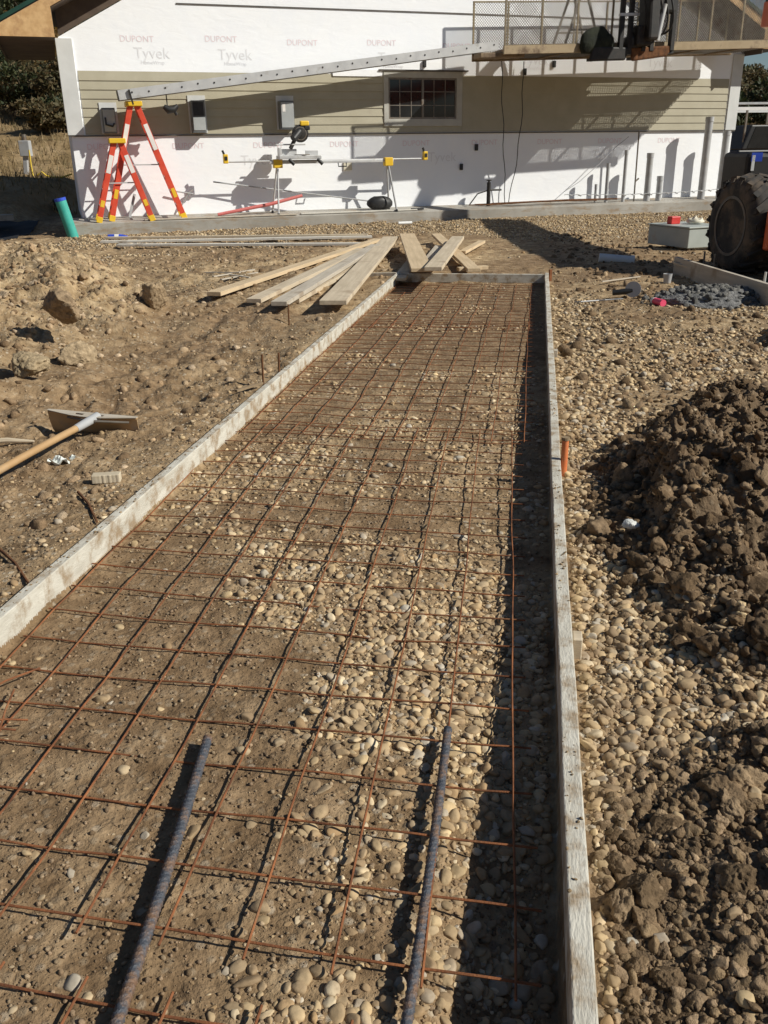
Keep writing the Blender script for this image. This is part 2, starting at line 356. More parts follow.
# ------------------------------------------------------------------ mesh helper
class MB:
    def __init__(s): s.v = []; s.f = []
    def add(s, vs, fs):
        o = len(s.v); s.v += [Vector(p) for p in vs]; s.f += [tuple(o+i for i in f) for f in fs]; return s
    def boxa(s, o, a, b, c):              # corner + three edge vectors
        o, a, b, c = map(Vector, (o, a, b, c))
        vs = [o, o+a, o+a+b, o+b, o+c, o+a+c, o+a+b+c, o+b+c]
        if a.cross(b).dot(c) < 0: fs = [(0, 1, 2, 3), (7, 6, 5, 4), (4, 5, 1, 0), (5, 6, 2, 1), (6, 7, 3, 2), (7, 4, 0, 3)]
        else: fs = [(3, 2, 1, 0), (4, 5, 6, 7), (0, 1, 5, 4), (1, 2, 6, 5), (2, 3, 7, 6), (3, 0, 4, 7)]
        return s.add(vs, fs)
    def box(s, c, d, ax=(Vector((1, 0, 0)), Vector((0, 1, 0)), Z_)):
        c = Vector(c); a, b, e = [Vector(ax[i])*d[i] for i in range(3)]
        return s.boxa(c-a/2-b/2-e/2, a, b, e)
    def wbox(s, s0, s1, p0, p1, z0, z1):   # box in the wall frame
        return s.boxa(W(s0, p1, z0), E_*(s1-s0), N_*(p1-p0), Z_*(z1-z0))
    def bar(s, p0, p1, w, h, upv=Z_):
        p0, p1 = Vector(p0), Vector(p1); d = p1-p0; x = d.cross(Vector(upv))
        if x.length < 1e-6: x = Vector((1, 0, 0))
        x.normalize(); y = x.cross(d).normalized()
        return s.boxa(p0-x*w/2-y*h/2, x*w, d, y*h)
    def tube(s, pts, r, n=8, cap=True):
        pts = [Vector(p) for p in pts]; rs = r if isinstance(r, (list, tuple)) else [r]*len(pts)
        o = len(s.v); ref = None
        for i, p in enumerate(pts):
            t = (pts[min(i+1, len(pts)-1)]-pts[max(i-1, 0)]).normalized()
            if ref is None: ref = t.orthogonal().normalized()
            ref = (ref-t*ref.dot(t)).normalized(); b2 = t.cross(ref)
            for k in range(n):
                a = 2*PI*k/n; s.v.append(p+(ref*math.cos(a)+b2*math.sin(a))*rs[i])
        for i in range(len(pts)-1):
            for k in range(n):
                k2 = (k+1) % n; s.f.append((o+i*n+k, o+i*n+k2, o+(i+1)*n+k2, o+(i+1)*n+k))
        if cap:
            s.f.append(tuple(o+k for k in reversed(range(n)))); s.f.append(tuple(o+(len(pts)-1)*n+k for k in range(n)))
        return s
    def prism(s, poly, ext):              # polygon points + extrusion vector
        n = len(poly); poly = [Vector(p) for p in poly]; ext = Vector(ext)
        nrm = Vector((0, 0, 0))
        for i in range(n): nrm += poly[i].cross(poly[(i+1) % n])
        if nrm.dot(ext) > 0: poly = poly[::-1]
        return s.add(poly+[p+ext for p in poly], [tuple(range(n)), tuple(range(2*n-1, n-1, -1))]+[(i, i+n, (i+1) % n+n, (i+1) % n) for i in range(n)])
    def lathe(s, c, axis, prof, n=24):    # prof: list of (along, radius)
        c = Vector(c); ax = Vector(axis).normalized(); u = ax.orthogonal().normalized(); v = ax.cross(u); o = len(s.v)
        for a, r in prof:
            for k in range(n):
                t = 2*PI*k/n; s.v.append(c+ax*a+(u*math.cos(t)+v*math.sin(t))*r)
        for i in range(len(prof)-1):
            for k in range(n):
                k2 = (k+1) % n; s.f.append((o+i*n+k, o+i*n+k2, o+(i+1)*n+k2, o+(i+1)*n+k))
        s.f.append(tuple(o+k for k in reversed(range(n)))); s.f.append(tuple(o+(len(prof)-1)*n+k for k in range(n)))
        return s
    def quad(s, a, b, c, d): return s.add([a, b, c, d], [(0, 1, 2, 3)])
    def build(s, name, m, parent=None, bevel=0, smooth=False, origin=None, label=None):
        if parent is not None: org = root_loc(parent)
        elif origin is not None: org = Vector(origin)
        else:
            xs = [p.x for p in s.v]; ys = [p.y for p in s.v]; zs = [p.z for p in s.v]
            org = Vector(((min(xs)+max(xs))/2, (min(ys)+max(ys))/2, min(zs)))
        me = bpy.data.meshes.new(name); me.from_pydata([p-org for p in s.v], [], s.f); me.update()
        if smooth:
            me.polygons.foreach_set('use_smooth', [True]*len(me.polygons))
            try: me.set_sharp_from_angle(angle=math.radians(42))
            except Exception: pass
        o = bpy.data.objects.new(name, me); COL.objects.link(o)
        if parent is not None: o.parent = parent
        else: o.location = org
        me.materials.append(MT[m] if isinstance(m, str) else m)
        if bevel:
            bv = o.modifiers.new('bevel', 'BEVEL'); bv.width = bevel; bv.segments = 2; bv.limit_method = 'ANGLE'
        if label: o['label'] = label
        return o
def root_loc(o):
    l = Vector(o.location)
    while o.parent is not None: o = o.parent; l += Vector(o.location)
    return l
def tag(o, label, cat, group=None, kind=None):
    o['label'] = label; o['category'] = cat
    if group: o['group'] = group
    if kind: o['kind'] = kind
    return o
def thing(name, label, cat, loc, group=None):
    o = bpy.data.objects.new(name, None); COL.objects.link(o); o.location = loc; o.empty_display_size = .1
    return tag(o, label, cat, group)
def npmesh(name, V, Fq, m, smooth=True, attrs=None, kind=None):
    me = bpy.data.meshes.new(name); nf, k = Fq.shape
    me.vertices.add(len(V)); me.vertices.foreach_set('co', np.ascontiguousarray(V, dtype=np.float32).ravel())
    me.loops.add(nf*k); me.loops.foreach_set('vertex_index', np.ascontiguousarray(Fq, dtype=np.int32).ravel())
    me.polygons.add(nf); me.polygons.foreach_set('loop_start', np.arange(0, nf*k, k, dtype=np.int32))
    me.polygons.foreach_set('loop_total', np.full(nf, k, dtype=np.int32))
    if smooth: me.polygons.foreach_set('use_smooth', np.ones(nf, dtype=bool))
    me.update(calc_edges=True)
    for an, (ty, arr) in (attrs or {}).items():
        at = me.attributes.new(an, ty, 'POINT')
        at.data.foreach_set('value' if ty == 'FLOAT' else 'color', np.ascontiguousarray(arr, dtype=np.float32).ravel())
    me.materials.append(MT[m]); o = bpy.data.objects.new(name, me); COL.objects.link(o)
    if kind: o['kind'] = kind
    return o
def ico(sub):
    bm = bmesh.new(); bmesh.ops.create_icosphere(bm, subdivisions=sub, radius=1)
    V = np.array([v.co[:] for v in bm.verts]); Fc = np.array([[v.index for v in f.verts] for f in bm.faces]); bm.free(); return V, Fc

# ------------------------------------------------------------------ world and sun
SH = Vector((-1.3, .4, -1.0))             # direction the light travels
world = bpy.data.worlds.new('World'); scene.world = world; world.use_nodes = True
wn = world.node_tree; bg = wn.nodes['Background']
sky = wn.nodes.new('ShaderNodeTexSky'); sky.sky_type = 'NISHITA'; sky.sun_disc = False
EL = math.atan2(1, math.hypot(1.3, .4)); sky.sun_elevation = EL; sky.sun_rotation = math.atan2(1.3, -.4)
sky.air_density = 1.0; sky.dust_density = .2; sky.ozone_density = 3.0
wn.links.new(sky.outputs[0], bg.inputs[0]); bg.inputs[1].default_value = .05
sd = bpy.data.lights.new('sun', 'SUN'); sd.energy = 5.0; sd.angle = math.radians(.5); sd.color = (1, .96, .86)
so = bpy.data.objects.new('sun', sd); COL.objects.link(so); so.rotation_euler = (SH).to_track_quat('-Z', 'Y').to_euler(); so.location = (10, -3, 12)
scene.view_settings.view_transform = 'Standard'; scene.view_settings.look = 'None'; scene.view_settings.exposure = 0; scene.view_settings.gamma = 1
# ================================================================== GROUND
def build_ground():
    na_in = 1080
    A0, A1 = math.radians(-41), math.radians(54)
    ang = np.concatenate([np.linspace(A0, A1, na_in), np.linspace(A1, 2*PI+A0, 60)[1:-1]])
    r = [.02, .15, .35]; q = .55
    while q < 3.0: r.append(q); q *= 1.0032
    while q < 26: r.append(q); q *= 1.0042
    while q < 70: r.append(q); q *= 1.012
    while q < 900: r.append(q); q *= 1.06
    r = np.array(r); A, R = np.meshgrid(ang, r)
    X = R*np.sin(A); Y = R*np.cos(A); Zh = height(X.ravel(), Y.ravel()).reshape(X.shape)
    nr, na = X.shape
    V = np.stack([X, Y, Zh], -1).reshape(-1, 3)
    i = np.arange(nr-1)[:, None]; j = np.arange(na)[None, :]; j2 = (j+1) % na
    Fq = np.stack([i*na+j+0*i, i*na+j2+0*i, (i+1)*na+j2, (i+1)*na+j], -1).reshape(-1, 4)[:, ::-1]
    x, y = X.ravel(), Y.ravel(); rr = np.hypot(x, y); u, t = ut(x, y)
    ins = inside(x, y); st = stone_mask(x, y); hm = heap_mask(x, y); lm = left_mask(x, y)
    pw = -((x)*N_.x+(y-WY)*N_.y)
    farg = np.clip(st*sm(5.0, 9.0, rr)*(1-ins)*(1-sm(30, 34, rr)), 0, 1)*.9
    damp = np.clip(ins*(1-st)*(.85+.1*sm(3.2, 4.5, t)) + ins*.55*sm(3.4, 4.8, t) + (1-ins)*.75*sm(-.1, .3, fbm(x*.45, y*.45, octs=3, seed=201)), 0, 1)
    light = np.clip(lm*.7 + (1-ins)*(u < 0)*.35*(1-sm(0, .8, -u)), 0, 1)
    hill = sm(23, 26, rr)*(x < -4)*1.0; hill = np.maximum(hill, sm(40, 60, rr))
    return npmesh('ground', V, Fq, 'soil', attrs={'damp': ('FLOAT', damp), 'stone': ('FLOAT', st), 'heap': ('FLOAT', hm), 'light': ('FLOAT', light), 'far_gravel': ('FLOAT', farg), 'hill': ('FLOAT', hill)}, kind='structure')
build_ground()

# ================================================================== SCATTER
def rand_rot(n, tilt):
    a = RNG.uniform(0, 2*PI, n); tx = RNG.normal(0, tilt, n); ty = RNG.normal(0, tilt, n)
    ca, sa = np.cos(a), np.sin(a); cx, sx = np.cos(tx), np.sin(tx); cy, sy = np.cos(ty), np.sin(ty)
    Rz = np.zeros((n, 3, 3)); Rz[:, 0, 0] = ca; Rz[:, 0, 1] = -sa; Rz[:, 1, 0] = sa; Rz[:, 1, 1] = ca; Rz[:, 2, 2] = 1
    Rx = np.zeros((n, 3, 3)); Rx[:, 0, 0] = 1; Rx[:, 1, 1] = cx; Rx[:, 1, 2] = -sx; Rx[:, 2, 1] = sx; Rx[:, 2, 2] = cx
    Ry = np.zeros((n, 3, 3)); Ry[:, 1, 1] = 1; Ry[:, 0, 0] = cy; Ry[:, 0, 2] = sy; Ry[:, 2, 0] = -sy; Ry[:, 2, 2] = cy
    return Ry @ Rx @ Rz
def scatter(name, templates, faces, P, S, tilt, tint, m, label, cat, smooth=True):
    n = len(P); k = RNG.integers(0, len(templates), n)
    T = np.stack(templates)[k]*S[:, None, :]
    V = np.einsum('nij,nvj->nvi', rand_rot(n, tilt), T)+P[:, None, :]
    nv = T.shape[1]; Fc = (faces[None]+(np.arange(n)*nv)[:, None, None]).reshape(-1, 3)
    tc = np.repeat(np.concatenate([tint, np.ones((n, 1))], 1), nv, 0)
    o = npmesh(name, V.reshape(-1, 3), Fc, m, smooth, {'tint': ('FLOAT_COLOR', tc)})
    return tag(o, label, cat, kind='stuff')
def pebble_templates(sub, k, amp=.16, angular=False):
    V, Fc = ico(sub); out = []
    for i in range(k):
        d = 1+amp*fbm(V[:, 0]*1.1+i*7, V[:, 1]*1.1, V[:, 2]*1.1, octs=2, seed=300+i)
        T = V*d[:, None]
        if angular:                       # chip flat facets off
            for q in range(9):
                nn = RNG.normal(size=3); nn /= np.linalg.norm(nn); lim = RNG.uniform(.58, .85)
                dp = T@nn; T = T-np.maximum(dp-lim, 0)[:, None]*nn*.93
        out.append(T)
    return out, Fc
PT3, PF3 = pebble_templates(3, 9, .26); PT3 += pebble_templates(3, 9, .30, True)[0]; PT2, PF2 = pebble_templates(2, 7, .28); PT2 += pebble_templates(2, 7, .30, True)[0]; PT1, PF1 = pebble_templates(1, 10, .3)
STONE_COLS = np.array([(.66, .50, .29), (.72, .57, .36), (.54, .40, .225), (.76, .63, .43), (.46, .34, .205), (.58, .52, .42), (.43, .28, .14), (.70, .53, .30), (.34, .24, .14), (.50, .36, .20)])
def stone_tint(n, dust=0.25):
    q = RNG.uniform(0, 2, (n, 1))
    c = STONE_COLS[RNG.integers(0, len(STONE_COLS), n)]*RNG.uniform(.85, 1.2, (n, 1))
    return c*(1-dust*q)+np.array((.42, .30, .175))*dust*q
def pts(n, x0, x1, y0, y1, log=True):
    y = np.exp(RNG.uniform(math.log(y0), math.log(y1), n)) if log else RNG.uniform(y0, y1, n)
    return RNG.uniform(x0, x1, n), y
def wedge(n, r0, r1, a0, a1, pw=1.0):     # density ~ 1/r^(2-pw)
    r = (RNG.uniform(r0**pw, r1**pw, n))**(1/pw); a = np.radians(RNG.uniform(a0, a1, n))
    return r*np.sin(a), r*np.cos(a)
def board_clear(x, y, m=.02):
    u, t = ut(x, y)
    near = ((np.abs(u+.019) < .019+m) | (np.abs(u-FW-.019) < .019+m)) & (t < FT_END+.04)
    return ~(near | ((np.abs(t-FT_END-.019) < .019+m) & (u > -.05) & (u < FW+.05)))
def stones(name, x, y, smin, smax, sub, keep, label, bury=.25, flat=.62, dust=.25, pw=2.0):
    ok = (RNG.uniform(size=len(x)) < keep(x, y)) & board_clear(x, y); x, y = x[ok], y[ok]; n = len(x)
    s = smin*(smax/smin)**(RNG.uniform(size=n)**pw)/2
    S = np.stack([s*RNG.uniform(.95, 1.45, n), s*RNG.uniform(.75, 1.05, n), s*RNG.uniform(flat-.15, flat+.2, n)], 1)
    u, t = ut(x, y); st = stone_mask(x, y)
    lift = (1-bury-RNG.uniform(0, .5, n)*(1-st)-.25*RNG.uniform(size=n))
    z = height(x, y)+S[:, 2]*lift-.2*S[:, 2]
    T, Fc = {1: (PT1, PF1), 2: (PT2, PF2), 3: (PT3, PF3)}[sub]
    return scatter(name, T, Fc, np.stack([x, y, z], 1), S, .28, stone_tint(n, dust)*(0.72+.28*np.clip(st+.3, 0, 1))[:, None], 'stone', label, 'gravel')
# a) inside the forms, close to the camera
x, y = wedge(34000, .85, 3.0, -34, 36, 1.6)
stones('river_gravel', x, y, .007, .036, 3, lambda x, y: inside(x, y)*np.clip(stone_mask(x, y)**1.2+.02, 0, 1), 'tan river pebbles lying under the near end of the rusty mesh', bury=.52, dust=.38, flat=.55)
x, y = wedge(26000, 3.0, 9.7, -22, 20, 1.0)
stones('river_gravel', x, y, .011, .040, 2, lambda x, y: inside(x, y)*np.clip(stone_mask(x, y)*.8+.04, 0, 1), 'small tan pebbles half sunk in mud under the far mesh', bury=.5, dust=.4)
# b) right of the forms
x, y = wedge(44000, 1.0, 4.2, 10, 50, 1.5)
stones('bank_gravel', x, y, .007, .036, 3, lambda x, y: (ut(x, y)[0] > FW+.05)*np.clip(stone_mask(x, y)*1.5+.04, 0, 1), 'rounded yellow pebbles banked along the right form board', bury=.42, pw=2.1, dust=.35)
x, y = wedge(30000, 4.2, 13, 5, 34, 1.0)
stones('bank_gravel', x, y, .014, .045, 2, lambda x, y: (ut(x, y)[0] > FW+.05)*np.clip(stone_mask(x, y)*1.1+.05, 0, 1), 'tan gravel spread right of the forms towards the tyre', bury=.35)
# c) left side
x, y = wedge(16000, 2.4, 12, -40, 5, 1.0)
stones('scattered_gravel', x, y, .006, .030, 2, lambda x, y: (ut(x, y)[0] < -.05)*np.clip(stone_mask(x, y)*1.3+.10, 0, 1), 'loose pebbles scattered over the soil left of the forms', bury=.3, dust=.45, pw=2.6)
# d) strip along the slab
x, y = wedge(34000, 11, 22, -26, 26, 1.2)
stones('slab_gravel', x, y, .024, .055, 1, lambda x, y: (-(x*N_.x+(y-WY)*N_.y) > .85)*np.clip(stone_mask(x, y)*1.2+.03, 0, 1)*((ut(x, y)[1] > FT_END+.1)), 'coarse tan gravel strip along the concrete slab', bury=.3)
# grit crumbs close by
x, y = wedge(42000, .85, 4.5, -36, 42, 1.0)
ok = board_clear(x, y); x, y = x[ok], y[ok]; n = len(x); s = .0015*(5.0)**(RNG.uniform(size=n)**2.5)
S = np.stack([s, s*.8, s*.7], 1); ct = np.array([(.30, .21, .13), (.36, .26, .17), (.42, .32, .21), (.22, .155, .095)])[RNG.integers(0, 4, n)]*RNG.uniform(.7, 1.15, (n, 1))
hmv = heap_mask(x, y)[:, None]; ct = ct*(1-.45*hmv)
scatter('soil_crumbs', PT1, PF1, np.stack([x, y, height(x, y)+s*.3], 1), S, .6, ct, 'clod', 'fine crumbs of dry soil and grit over the nearby ground', 'soil crumbs')

# clods
def clod_templates(sub, k, amp):
    V, Fc = ico(sub); out = []
    for i in range(k):
        d = 1+amp*fbm(V[:, 0]*1.2+i*11, V[:, 1]*1.2, V[:, 2]*1.2, octs=2, seed=400+i)
        d += .26*fbm(V[:, 0]*3.6, V[:, 1]*3.6+i*5, V[:, 2]*3.6, octs=4, seed=500+i, gain=.65)
        T = V*d[:, None]
        for q in range(5):
            nn = RNG.normal(size=3); nn /= np.linalg.norm(nn); lim = RNG.uniform(.5, .8)
            dp = T@nn; T = T-np.maximum(dp-lim, 0)[:, None]*nn*.75
        T = T+.10*fbm(T[:, 0]*7, T[:, 1]*7+i, T[:, 2]*7, octs=3, seed=600+i)[:, None]*V
        out.append(T)
    return out, Fc
CT5, CF5 = clod_templates(5, 6, .5); CT4, CF4 = clod_templates(4, 10, .5); CT3, CF3 = clod_templates(3, 12, .5); CT2, CF2 = clod_templates(2, 10, .4)
def clods(name, x, y, smin, smax, T, Fc, keep, cols, label, pw=2.6, sink=.5):
    ok = (RNG.uniform(size=len(x)) < keep(x, y)) & board_clear(x, y, .03); x, y = x[ok], y[ok]; n = len(x)
    s = smin*(smax/smin)**(RNG.uniform(size=n)**pw)/2
    S = np.stack([s*RNG.uniform(.85, 1.3, n), s*RNG.uniform(.8, 1.1, n), s*RNG.uniform(.6, .95, n)], 1)
    c = np.array(cols)[RNG.integers(0, len(cols), n)]*RNG.uniform(.8, 1.15, (n, 1))
    ok2 = np.ones(n, bool)
    u, t = ut(x, y); ok2 = ~((u > FW) & (u-FW-.04 < s*1.2)) & ~((u < 0) & (-u-.04 < s*1.2))
    x, y, S, c, s = x[ok2], y[ok2], S[ok2], c[ok2], s[ok2]
    return scatter(name, T, Fc, np.stack([x, y, height(x, y)+S[:, 2]*(.5-sink)], 1), S, .5, c, 'clod', label, 'soil')
DARKC = [(.18, .122, .070), (.23, .158, .094), (.145, .098, .058), (.30, .215, .135)]
LIGHTC = [(.42, .30, .185), (.49, .365, .235), (.36, .25, .15), (.54, .42, .29)]
MIDC = [(.31, .215, .13), (.38, .28, .175), (.25, .17, .10)]
HM = heap_mask
x, y = wedge(7000, 1.9, 5.6, 12, 42, 2.0)
clods('soil_heap_clods', x, y, .025, .10, CT4, CF4, lambda x, y: (HM(x, y) > .3)*.3, DARKC, 'dark crumbly clods piled on the heap right of the forms')
x, y = wedge(26000, 1.9, 5.8, 10, 44, 2.0)
clods('soil_heap_crumble', x, y, .012, .05, CT3, CF3, lambda x, y: np.clip(HM(x, y)*1.2, 0, .9), DARKC, 'small dark lumps of soil covering the right heap')
x, y = wedge(700, 1.0, 2.05, 18, 56, 2.0)
clods('near_soil_clods', x, y, .02, .09, CT5, CF5, lambda x, y: (HM(x, y) > .3)*.55, [(.25, .175, .105), (.31, .225, .14), (.20, .14, .083)], 'broken brown clods at the lower right beside the board')
x, y = wedge(15000, .9, 2.1, 16, 58, 2.0)
clods('near_soil_crumble', x, y, .007, .035, CT3, CF3, lambda x, y: np.clip(HM(x, y)*1.2+.03, 0, .75), [(.28, .20, .118), (.36, .26, .165), (.22, .152, .09)], 'small brown soil lumps at the lower right beside the board')
x, y = wedge(1500, 4.4, 15, -42, -8, 2.0)
clods('bank_clods', x, y, .04, .20, CT4, CF4, lambda x, y: (left_mask(x, y) > .35)*.30, LIGHTC, 'pale dry clods on the soil bank at the left', pw=3)
x, y = wedge(26000, 3.0, 16, -42, 2, 1.3)
clods('bank_crumble', x, y, .012, .075, CT2, CF2, lambda x, y: (ut(x, y)[0] < -.1)*np.clip(left_mask(x, y)*.8+.25, 0, 1), LIGHTC+MIDC, 'small pale soil lumps over the left side of the site')
x, y = wedge(12000, 4.5, 16, 4, 34, 1.3)
clods('site_crumble', x, y, .02, .10, CT2, CF2, lambda x, y: (ut(x, y)[0] > FW+.1)*.35*(1-HM(x, y)), MIDC+DARKC, 'small brown soil lumps over the right side of the site')
# mud spilled inside the form by the camera
for (u_, t_) in []: pass

def one_clod(px, py, sx, sy, sz, T, cols, label, rz=0., name='dirt_clod', m='clod'):
    g = G(px, py, .0); z = hz(g.x, g.y)
    g = G(px, py, z)
    V = np.array(T)*np.array([sx, sy, sz]); c, s = math.cos(rz), math.sin(rz)
    V = V@np.array([[c, s, 0], [-s, c, 0], [0, 0, 1]])
    o = npmesh(name, V, CF5, m, True, {'tint': ('FLOAT_COLOR', np.tile(np.array([*cols, 1.]), (len(V), 1)))})
    o.location = (g.x, g.y, z+sz*.45); return tag(o, label, 'clod')
one_clod(157, 303, .11, .10, .11, CT5[0], (.40, .30, .19), 'angular pale clod alone on the brown soil below the left lumber')
one_clod(78, 362, .12, .09, .10, CT5[1], (.44, .34, .22), 'large pale clod at the foot of the left soil bank', .5)
one_clod(30, 368, .11, .09, .08, CT5[2], (.42, .33, .21), 'large pale clod near the left edge of the bank', 1.2)
one_clod(60, 312, .18, .13, .10, CT5[3], (.34, .25, .16), 'wide brown clod over a dark hollow in the left bank', 2.2)
one_clod(630, 527, .026, .020, .018, CT5[4], (.8, .8, .8), 'white lump of rock on the dark soil heap', .3, 'white_rock', 'whiterock')

# dried mud crumbs lying on top of the form boards
n = 900; sel = RNG.uniform(size=n) < .5; tt = RNG.uniform(-1.6, 5.5, n); uu = np.where(sel, -.019, FW+.019)+RNG.uniform(-.017, .017, n)
keepm = fbm(tt*2.2, uu*9+sel*7, octs=3, seed=900) > .02; tt, uu = tt[keepm], uu[keepm]; n = len(tt)
x = FL[0]+FP[0]*uu+FD[0]*tt; y = FL[1]+FP[1]*uu+FD[1]*tt; s = .0012*(4.)**(RNG.uniform(size=n)**1.5)
scatter('board_crumbs', CT2, CF2, np.stack([x, y, np.full(n, .0885)+s*.25], 1), np.stack([s*1.3, s*1.2, s*.6], 1), .3, np.array([(.38, .28, .17)])*RNG.uniform(.6, 1.2, (n, 1)), 'clod', 'dried mud crumbs on the top edges of the form boards', 'soil crumbs')
# ================================================================== FORMWORK
def plank(name, p0, p1, w, th, m, label=None, cat=None, group=None, upv=Z_, bevel=.003, bend=0., parent=None, seg=14):
    """one board as its own object, local X along the board so the grain follows it"""
    p0, p1 = Vector(p0), Vector(p1); L = (p1-p0).length
    X = (p1-p0).normalized(); Y = Vector(upv).cross(X).normalized(); Zl = X.cross(Y)
    vs, fs = [], []
    for i in range(seg+1):
        q = i/seg; x = q*L; o1 = bend*4*q*(1-q)
        j = random.uniform(-1, 1)*.0015
        for (yy, zz) in ((-w/2, 0), (w/2, 0), (w/2, th), (-w/2, th)): vs.append((x, yy+o1+j, zz))
    for i in range(seg):
        for k in range(4): fs.append((i*4+k, (i+1)*4+k, (i+1)*4+(k+1) % 4, i*4+(k+1) % 4)[::-1])
    fs.append((0, 1, 2, 3)[::1]); fs.append(tuple(seg*4+k for k in (3, 2, 1, 0)))
    me = bpy.data.meshes.new(name); me.from_pydata(vs, [], fs); me.update(); me.materials.append(MT[m])
    bm = bmesh.new(); bm.from_mesh(me); bmesh.ops.recalc_face_normals(bm, faces=bm.faces); bm.to_mesh(me); bm.free()
    o = bpy.data.objects.new(name, me); COL.objects.link(o)
    mw = Matrix((X, Y, Zl)).transposed().to_4x4(); mw.translation = p0; o.matrix_world = mw
    if bevel:
        bv = o.modifiers.new('bevel', 'BEVEL'); bv.width = bevel; bv.segments = 2; bv.limit_method = 'ANGLE'
    if label: tag(o, label, cat, group)
    return o
TOP = .088
GF = 'form boards around the mesh'
# left form from two boards, right from two, one across the end
plank('form_board', F3(-.019, -3.4, TOP-.089), F3(-.019, 3.2, TOP-.089), .038, .089, 'form', 'long pale form board on the left, near length', 'form board', GF, seg=40)
plank('form_board', F3(-.019, 3.205, TOP-.089), F3(-.019, FT_END+.20, TOP-.087), .038, .089, 'form', 'far length of the left form board, running under the boards', 'form board', GF, seg=40)
plank('form_board', F3(FW+.019, -3.4, TOP-.089), F3(FW+.019, 2.05, TOP-.089), .038, .089, 'form', 'muddy form board on the right, near length', 'form board', GF, seg=40)
plank('form_board', F3(FW+.019, 2.055, TOP-.089), F3(FW+.019, FT_END+.12, TOP-.085), .038, .089, 'form', 'far length of the right form board past the orange stake', 'form board', GF, seg=40)
plank('form_board', F3(.002, FT_END+.019, TOP-.087), F3(FW-.002, FT_END+.019, TOP-.087), .038, .089, 'form', 'short form board closing the far end of the mesh', 'form board', GF)
plank('form_board', F3(-.42, FT_END+.13, TOP-.10), F3(-.045, FT_END+.115, TOP-.09), .038, .089, 'wood3', 'grey offcut left of the far corner of the forms', 'board', None)

# ---- wire mesh
def wire_path(f, n): return [f(i/(n-1)) for i in range(n)]
def mesh_sheet(name, j0, j1, i0, i1, off, zb, label, ext=.04, sd_=0, yaw=-.1384, skew=-.0472):
    S_ = .1524; dl = Vector((-math.sin(yaw), math.cos(yaw), 0)); ax = Vector((-math.cos(yaw+skew), -math.sin(yaw+skew), 0))
    O = Vector((.266, 1.494, 0))+Vector((off[0], off[1], 0))
    rs = np.random.default_rng(sd_)
    pj = rs.uniform(-.006, .006, 40); pi_ = rs.uniform(-.006, .006, 80)
    def zz(x, y): return zb + .009*float(vn(np.array([x*1.9]), np.array([y*1.9]), seed=700+sd_)[0]) + .004*float(vn(np.array([x*6.]), np.array([y*6.]), seed=710)[0])
    def wob(x, y, s): return .004*float(vn(np.array([x*2.7]), np.array([y*2.7]), seed=720+s)[0])
    mb = MB(); n6 = 6
    for j in range(j0, j1+1):
        P = []
        k = (i1-i0)*3+3
        for a in range(k):
            q = i0-ext/S_+(i1-i0+2*ext/S_)*a/(k-1)
            p = O+(dl*q+ax*(j+pj[j]))*S_; w = wob(p.x, p.y, 0); p = p+ax*w; p.z = zz(p.x, p.y)+.0045; P.append(p)
        mb.tube(P, .0025, n6)
    for i in range(i0, i1+1):
        P = []; k = (j1-j0)*3+3
        e0 = ext+rs.uniform(-.01, .012); e1 = ext*.6
        for a in range(k):
            q = j0-e0/S_+(j1-j0+(e0+e1)/S_)*a/(k-1)
            p = O+(dl*(i+pi_[(i-i0) % 80])+ax*q)*S_; w = wob(p.x, p.y, 5); p = p+dl*w; p.z = zz(p.x, p.y); P.append(p)
        mb.tube(P, .0025, n6)
    o = mb.build(name, 'rust', smooth=True); return tag(o, label, 'wire mesh', 'rusty reinforcing mesh sheets')
mesh_sheet('wire_mesh', 0, 9, -3, 17, (0, 0), .004, 'rusty welded wire mesh sheet nearest the camera under the two dowels', sd_=1)
mesh_sheet('wire_mesh', 0, 9, 0, 20, (.40, 2.46), .007, 'rusty wire mesh sheet in the middle of the forms, lapped over the near one', sd_=2, yaw=-.163, skew=-.02)
mesh_sheet('wire_mesh', 0, 9, 0, 16, (.865, 5.25), .004, 'rusty wire mesh sheet at the far end by the closing board', sd_=3, yaw=-.168, skew=-.01)
mesh_sheet('wire_mesh', 0, 9, -8, 0, (-.035, -.62), .004, 'rusty wire mesh sheet half sunk at the bottom edge', sd_=4, yaw=-.15, skew=-.05)
# bent wire ends at the left
mb = MB()
for (a, b_) in (((40, 668), (-30, 700)), ((14, 690), (-2, 735)), ((28, 720), (-20, 724)), ((16, 730), (-20, 732))):
    p, q = G(*a, .012), G(*b_, .02); mb.tube([p, (p+q)/2+Vector((0, 0, .008)), q], .0026, 6)
tag(mb.build('tie_wire', 'rust', smooth=True), 'bundle of bent rusty wire ends at the left edge', 'wire')

